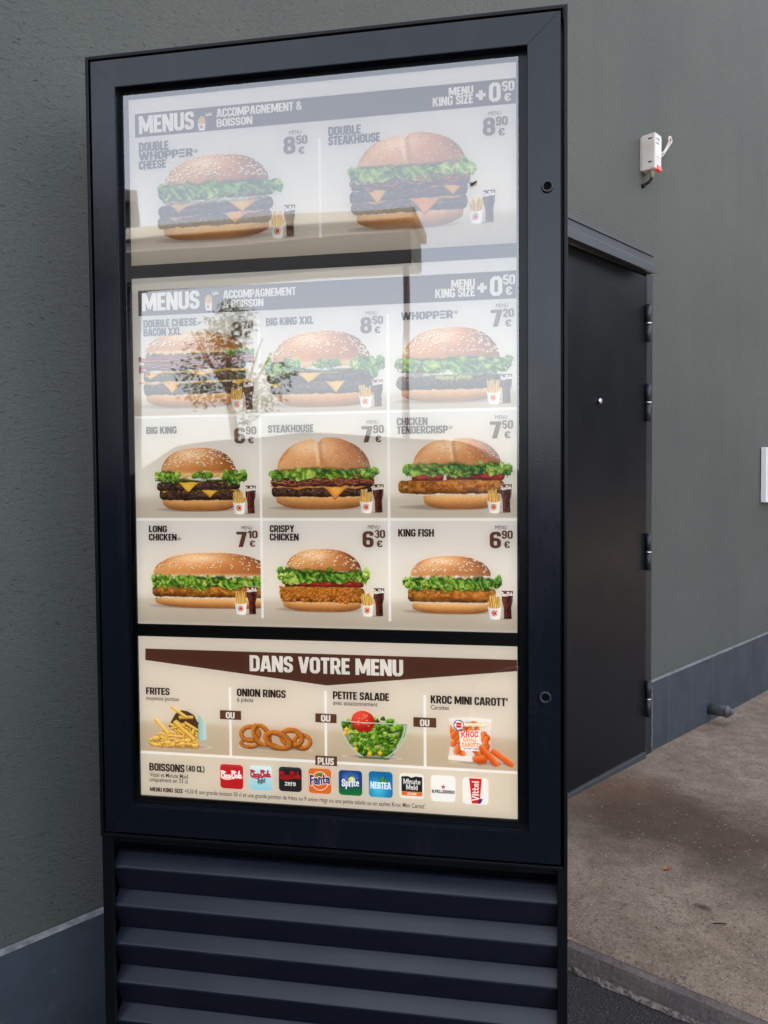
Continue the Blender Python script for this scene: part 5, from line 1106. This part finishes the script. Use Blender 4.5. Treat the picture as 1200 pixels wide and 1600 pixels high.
# round locks in the right-hand rail
for (u, v) in ((855, 291), (852, 1090)):
    s_, z_ = BP.at(u, v, -.006); z_ -= ROADZ; r = MB()
    prof = [(.0094, -.0042), (.0094, -.0070), (.0082, -.0078), (.0060, -.0074), (.0056, -.0042)]; seg = 28; rings = []
    for a in range(seg): rings.append([r.bm.verts.new((s_ + p[0] * math.cos(a * 2 * math.pi / seg), p[1], z_ + p[0] * math.sin(a * 2 * math.pi / seg))) for p in prof])
    for a in range(seg):
        for k in range(4): f = r.bm.faces.new((rings[a][k], rings[a][k + 1], rings[(a + 1) % seg][k + 1], rings[(a + 1) % seg][k])); f.smooth = True
    lo = r.build('lock', M_DOORD, bd); h = MB(); h.tube([(s_, -.0043, z_), (s_, -.0047, z_)], .0057, 20); h.build('keyhole', M_HOLE, lo)
# louvred base
LX0, LX1 = BP.at(176, 1400)[0], BP.at(871, 1450)[0]; BX0, BX1 = BP.at(159.5, 1400)[0], BP.at(887, 1450)[0]
print('base', BX0, LX0, LX1, BX1)
bs = MB(); bs.box(BX0, LX0, .003, .010, .0, OZ0 - .0005, 0, .0012); bs.box(LX1, BX1, .003, .010, .0, OZ0 - .0005, 0, .0012); bs.box(BX0 + .0003, BX0 + .004, .0102, .145, .0, OZ0 - .0006); bs.box(BX1 - .004, BX1 - .0003, .0102, .145, .0, OZ0 - .0006); bs.box(BX0 + .0045, BX1 - .0045, .070, .14, .0, OZ0 - .001); bs.box(BX0 + .0045, BX1 - .0045, .0105, .0695, OZ0 - .012, OZ0 - .001)
base = bs.build('base_cabinet', M_DARK, bd)
tops = [BP.at(520, v, .03)[1] - ROADZ for v in (1352, 1420)]; PER = .0695
zt = BP.at(190, 1326, .040)[1] - ROADZ
print('slats', tops, zt)
SX0 = max(BP.at(177, 1390, .0105)[0], BX0 + .0046)
z = zt
while z > .05:
    sb = MB(); sb.prism([(.0345, z), (.0325, z - .0004), (.0125, z - .0172), (.0112, z - .0188), (.0106, z - .0205), (.0109, z - .0225), (.0118, z - .0245), (.0345, z - PER + .0012), (.044, z - PER + .0012), (.044, z)], 'x', SX0, BX1 - .0046)
    sb.build('louvre_slat', M_SLAT, base); z -= PER

# ------------------------------------------------------------------ across the lane, seen mirrored in the pane
M_BOUNCE = mat('bounce_ground_pale', srgb(150, 143, 132), .9, .2); n = N(M_BOUNCE); n.l(n.ramp(n.noise(n.coord(), 1.1, 6), [(.3, srgb(136, 128, 117)), (.7, srgb(164, 156, 145))]), n.b.inputs['Base Color'])
b = MB(); b.box(-40, 40, -34, -.0, -.3, .004); fo = b.build('bounce_ground', M_BOUNCE); fo.location = (0, -2.9, ROADZ); fo.rotation_euler = (0, 0, YAW_B); tag(fo, kind='structure')  # pale ground added to bounce warm light onto the wall and posters
M_FASC = mat('canopy_fascia', srgb(138, 133, 124), .7, .3); M_SOFF = mat('canopy_soffit', srgb(200, 198, 190), .8, .3); M_POST = mat('canopy_post', srgb(112, 112, 114), .5, .4)
def vb_(u, v): # mirrored view direction of a photo pixel off the pane
    r = ray(u, v); nn = Vector((math.sin(YAW_B), -math.cos(YAW_B), 0)); d = r - 2 * r.dot(nn) * nn; s_, z_ = BP.at(u, v); return BP.o + BP.u * s_ + Vector((0, 0, z_)), d
def mirror_hit(u, v, dist):
    o, d = vb_(u, v); h = math.hypot(d.x, d.y); q = o + d * (dist / h); return q
cA = mirror_hit(640, 392, 6.5); cB = mirror_hit(215, 392, 7.3); cdir = (cB - cA); cdir.z = 0; cdir.normalize()
zlo = cA.z; zhi = mirror_hit(430, 362, 6.9).z; print('canopy', cA, cB, zlo, zhi)
can = empty('lane_canopy', (cA.x, cA.y, ROADZ), math.atan2(cdir.y, cdir.x)); tag(can, 'flat roofed canopy with a beige edge on slim posts across the lane', 'canopy')
dz = -ROADZ; side = 1 if (Matrix.Rotation(math.atan2(cdir.y, cdir.x), 3, 'Z') @ Vector((0, 1, 0))).y < 0 else -1
ya, yb = sorted((0, side * .8))
b = MB(); b.box(0, 14, ya, yb, zlo + dz, zhi + dz, 0, .02); b.box(-.06, 14.06, ya - .06, yb + .06, zhi + dz + .001, zhi + dz + .12, 0, .01); b.build('roof', M_FASC, can)
zbm = mirror_hit(430, 434, 6.9).z; M_BEAM = mat('canopy_beam', srgb(24, 24, 26), .6, .2)
b = MB(); b.box(.02, 13.9, ya + .02, yb - .02, zlo + dz - .02, zlo + dz - .001); b.build('soffit', M_SOFF, can)
b = MB(); b.box(-.02, 13.9, -side * .05 - .045, -side * .05 + .045, zbm + dz, mirror_hit(430, 383, 6.9).z + dz, 0, .01); b.build('beam', M_BEAM, can)
for (x, y) in ((.10, side * .3), (4.4, side * .3), (8.7, side * .3)):
    b = MB(); b.tube([(x, y, 0), (x, y, zlo + dz - .022)], .035, 16); b.tube([(x, y, 0), (x, y, .02)], .12, 16); b.build('post', M_POST, can)
sbA = mirror_hit(197, 298, 7.6); sbB = mirror_hit(60, 298, 7.6); sd_ = (sbB - sbA); sd_.z = 0; sd_.normalize()
M_SHED = mat('shed_cladding', srgb(46, 44, 46), .7, .3); M_SHR = mat('shed_roof', srgb(70, 68, 70), .6, .3)
shed = empty('service_building', (sbA.x, sbA.y, ROADZ), math.atan2(sd_.y, sd_.x)); tag(shed, 'dark flat roofed service building at the far end of the canopy', 'building')
b = MB(); ys_, ye_ = sorted((0, side * 4.0)); b.box(0, 9, ys_, ye_, 0, sbA.z + dz - .12); b.build('wall', M_SHED, shed)
b = MB(); b.box(-.08, 9.08, ys_ - .08, ye_ + .08, sbA.z + dz - .119, sbA.z + dz, 0, .01); b.build('roof', M_SHR, shed)
M_BARK = mat('bark', srgb(112, 102, 92), .9, .2); M_FOL = mat('leaves', srgb(58, 76, 40), .7, .3); n = N(M_FOL); n.l(n.ramp(n.noise(n.coord(), 1.8, 4), [(.3, srgb(96, 106, 78)), (.7, srgb(142, 150, 116))]), n.b.inputs['Base Color'])
def leaf_cloud(bm, c, rx, rz_, nn, size, rr):
    for k in range(nn):
        while True:
            p = Vector((rr.uniform(-1, 1), rr.uniform(-1, 1), rr.uniform(-1, 1)))
            if p.length < 1: break
        p = p * (.55 + .45 * rr.random()); q = c + Vector((p.x * rx, p.y * rx, p.z * rz_))
        a = Vector((rr.gauss(0, 1), rr.gauss(0, 1), rr.gauss(0, 1))).normalized(); b2 = a.orthogonal().normalized(); s_ = size * rr.uniform(.6, 1.3)
        bm.faces.new([bm.verts.new(q + a * s_), bm.verts.new(q + b2 * s_ * .5), bm.verts.new(q - a * s_), bm.verts.new(q - b2 * s_ * .5)])
def tree(base, h0, h1, rad, seed, label):
    rr = random.Random(seed); t = empty('street_tree', tuple(base)); tag(t, label, 'tree', 'trees across the lane')
    b = MB(); b.tube([(0, 0, 0), (.05, .02, h0 * .6), (0, .05, h0 + (h1 - h0) * .35), (.03, 0, h0 + (h1 - h0) * .75)], [.11, .09, .07, .02], 10)
    for k in range(6): a = k * 1.05 + rr.uniform(-.3, .3); zb_ = h0 * rr.uniform(.8, 1.2); b.tube([(0, .03, zb_), (rad * .4 * math.cos(a), rad * .4 * math.sin(a), zb_ + .4), (rad * .75 * math.cos(a), rad * .75 * math.sin(a), zb_ + .8 + rr.uniform(0, .6))], [.05, .035, .012], 7)
    b.build('trunk', M_BARK, t); f = MB()
    for k in range(26): a = rr.uniform(0, 6.3); d = rad * rr.uniform(.0, .85); z = rr.uniform(h0, h1); leaf_cloud(f.bm, Vector((d * math.cos(a), d * math.sin(a), z)), rad * .42, rad * .36, 120, .05, rr)
    f.build('crown', M_FOL, t, False)
q = mirror_hit(362, 560, 15); q.z = ROADZ; ht = mirror_hit(362, 492, 15).z; hb = mirror_hit(362, 625, 15).z; print('tree', q, ht, hb)
tree(q, hb - ROADZ - .2, ht - ROADZ, 1.15, 3, 'small leafy tree standing across the lane behind the canopy post')
M_HEDGE = mat('hedge_leaves', srgb(42, 50, 32), .8, .2)
qa = mirror_hit(800, 660, 17); qb = mirror_hit(60, 690, 17); hd_ = MB(); rr = random.Random(9); hz_ = qa.z
dirh = (qb - qa); dirh.z = 0; Lh = dirh.length + 24; dirh.normalize(); start = qa - dirh * 12
for k in range(int(Lh / .5)):
    c = start + dirh * (k * .5); c.z = ROADZ + .75; leaf_cloud(hd_.bm, Vector((c.x, c.y, c.z)), .55, .85, 120, .09, rr)
core = hd_; 
ho2 = hd_.build('hedge', M_HEDGE, None, False); tag(ho2, 'long dark clipped hedge along the far side of the lot', 'hedge')
wq = MB(); nrm = Vector((-dirh.y, dirh.x, 0))
P4 = [start - nrm * .25, start + dirh * Lh - nrm * .25, start + dirh * Lh + nrm * .25, start + nrm * .25]
wq.prism([(p.x, p.y) for p in P4], 'z', ROADZ, ROADZ + 1.3); wq.build('hedge_core', M_HEDGE, ho2)

# unseen building added to darken the door's reflection and the right-hand wall
M_NB = mat('blocker_wall', srgb(34, 36, 40), .8, .3); M_NR = mat('blocker_roof', srgb(46, 46, 50), .7, .3); M_NW = mat('blocker_window', (.02, .025, .03, 1), .1, .5)
nb = empty('blocker_building', (15, 3, ROADZ), math.radians(8)); tag(nb, 'unseen pitched roof building added to darken the door and wall', 'building')
b = MB(); b.box(0, 8, -9, 16, 0, 5.6); b.build('wall', M_NB, nb)
b = MB(); b.prism([(-.4, 5.6), (8.4, 5.6), (4, 8.0)], 'y', -9.4, 16.4); b.build('roof', M_NR, nb)
for k in range(6): b = MB(); b.box(-.03, .0, -7.5 + k * 3.8, -5.9 + k * 3.8, .9, 2.3); b.build('window', M_NW, nb)

# the car standing in the lane, nose to the left: its roof line shows in the pane
M_CAR = mat('car_paint', (.010, .011, .014, 1), .25, .5); M_CGL = mat('car_window', (.006, .007, .008, 1), .08, .5); M_TYRE = mat('tyre', (.012, .012, .012, 1), .8, .3); M_RIM = mat('rim_metal', (.42, .42, .43, 1), .35, .5, 1.0)
M_LAMP = mat('lamp_glass', (.5, .5, .52, 1), .15, .5); M_TAIL = mat('tail_lamp', (.25, .01, .01, 1), .25, .5); M_PLASB = mat('black_trim', (.015, .015, .015, 1), .6, .3)
car = empty('car', (-1.5, -1.20, ROADZ), YAW_B * .6); tag(car, 'dark car pulled up in the lane in front of the board', 'car')
HW = .86
def shell(secs, name, mt, parent, bev=.04):
    b = MB(); rings = []
    for (x, zl, zh, wl, wh) in secs: rings.append([b.bm.verts.new(p) for p in ((x, -wl, zl), (x, wl, zl), (x, wl, (zl + zh) / 2), (x, wh, zh), (x, -wh, zh), (x, -wl, (zl + zh) / 2))])
    for A, B in zip(rings[:-1], rings[1:]):
        for i in range(6): b.bm.faces.new((A[i], A[(i + 1) % 6], B[(i + 1) % 6], B[i]))
    b.bm.faces.new(rings[0][::-1]); b.bm.faces.new(rings[-1]); bmesh.ops.recalc_face_normals(b.bm, faces=b.bm.faces)
    bmesh.ops.bevel(b.bm, geom=list(b.bm.edges), offset=bev, segments=3, affect='EDGES', clamp_overlap=True)
    for f in b.bm.faces: f.smooth = True
    return b.build(name, mt, parent, False)
body = shell([(-2.15, .32, .62, HW - .14, HW - .20), (-1.95, .22, .78, HW - .03, HW - .10), (-1.0, .20, .92, HW, HW - .05), (.9, .20, .97, HW, HW - .04), (1.75, .22, .98, HW - .02, HW - .08), (2.05, .34, .90, HW - .12, HW - .16)], 'body', M_CAR, car)
cab = shell([(-1.05, .90, .93, HW - .10, HW - .16), (-.25, .92, 1.38, HW - .07, HW - .22), (.35, .95, 1.44, HW - .07, HW - .22), (1.05, .95, 1.38, HW - .08, HW - .23), (1.72, .94, 1.00, HW - .12, HW - .20)], 'cabin', M_CAR, car, .03)
for sg in (1, -1):
    for (P4) in ([(-.78, 1.0), (-.18, 1.30), (.28, 1.345), (.30, 1.0)], [(.36, 1.0), (.34, 1.345), (.95, 1.30), (1.25, 1.0)]):
        b = MB(); q0 = [(x, sg * (HW - .055 - (z - .95) * .36), z) for x, z in P4]; q1 = [(x, y - sg * .02, z) for x, y, z in q0]
        A = [b.bm.verts.new(p) for p in q0]; B = [b.bm.verts.new(p) for p in q1]; b.bm.faces.new(A); b.bm.faces.new(B[::-1])
        for i in range(4): b.bm.faces.new((A[i], A[(i + 1) % 4], B[(i + 1) % 4], B[i]))
        b.build('window', M_CGL, cab)
    for x in (-1.35, 1.30):
        b = MB(); b.tube([(x, sg * (HW - .20), .31), (x, sg * (HW + .005), .31)], .31, 28); wh = b.build('wheel', M_TYRE, car); b = MB(); b.tube([(x, sg * (HW - .05), .31), (x, sg * (HW + .012), .31)], .20, 24); b.build('rim', M_RIM, wh)
    b = MB(); b.box(-2.13, -1.93, sg * (HW - .22) - .13, sg * (HW - .22) + .13, .58, .70, 0, .03); b.build('headlight', M_LAMP, car)
    b = MB(); b.box(1.98, 2.05, sg * (HW - .24) - .10, sg * (HW - .24) + .10, .66, .86, 0, .02); b.build('tail_light', M_TAIL, car)
    b = MB(); b.box(-.75, -.62, sg * (HW + .09) - .09, sg * (HW + .09) + .09, .96, 1.08, 0, .03); b.build('wing_mirror', M_CAR, car)
    b = MB(); b.box(.12, .30, sg * HW - .012, sg * HW + .025, .80, .825, 0, .006); b.build('door_handle', M_PLASB, car)

# a small fly resting on the pane
s_, z_ = BP.at(740, 287, .009); pf = BP.o + BP.u * s_ + BP.n * .0100; M_FLY = mat('fly_body', (.012, .011, .010, 1), .4, .4); M_WING = mat('fly_wing', (.12, .11, .10, 1), .4, .4)
b = MB(); b.tube([(-.0055, -.0018, -.0035), (-.003, -.0022, -.0018), (0, -.0024, 0), (.002, -.0024, .0014), (.004, -.0022, .0028), (.0052, -.002, .0036)], [.0003, .0014, .0017, .0012, .0014, .0005], 10)
for a in ((-.003, .003), (.0035, -.002), (.0005, .004), (.004, .0005)): b.tube([(0, -.0018, 0), (a[0] * .7, -.0028, a[1] * .7), (a[0] * 1.3, -.0001, a[1] * 1.3)], .00022, 5)
fly = b.build('fly', M_FLY); fly.location = (pf.x, pf.y, z_ + EYE * 0); fly.rotation_euler = (0, 0, YAW_B); tag(fly, 'small dark fly resting on the glass beside the large double burger', 'fly')
for sg in (-1, 1):
    w = MB(); w.poly([(.0005, -.0036, .0005), (-.0035 + sg * .0015, -.0034, -.0035 - sg * .0018), (-.005 + sg * .0025, -.0034, -.0030 - sg * .0028), (-.0025 + sg * .002, -.0036, -.0002 - sg * .0018)]); w.build('wing', M_WING, fly, False)
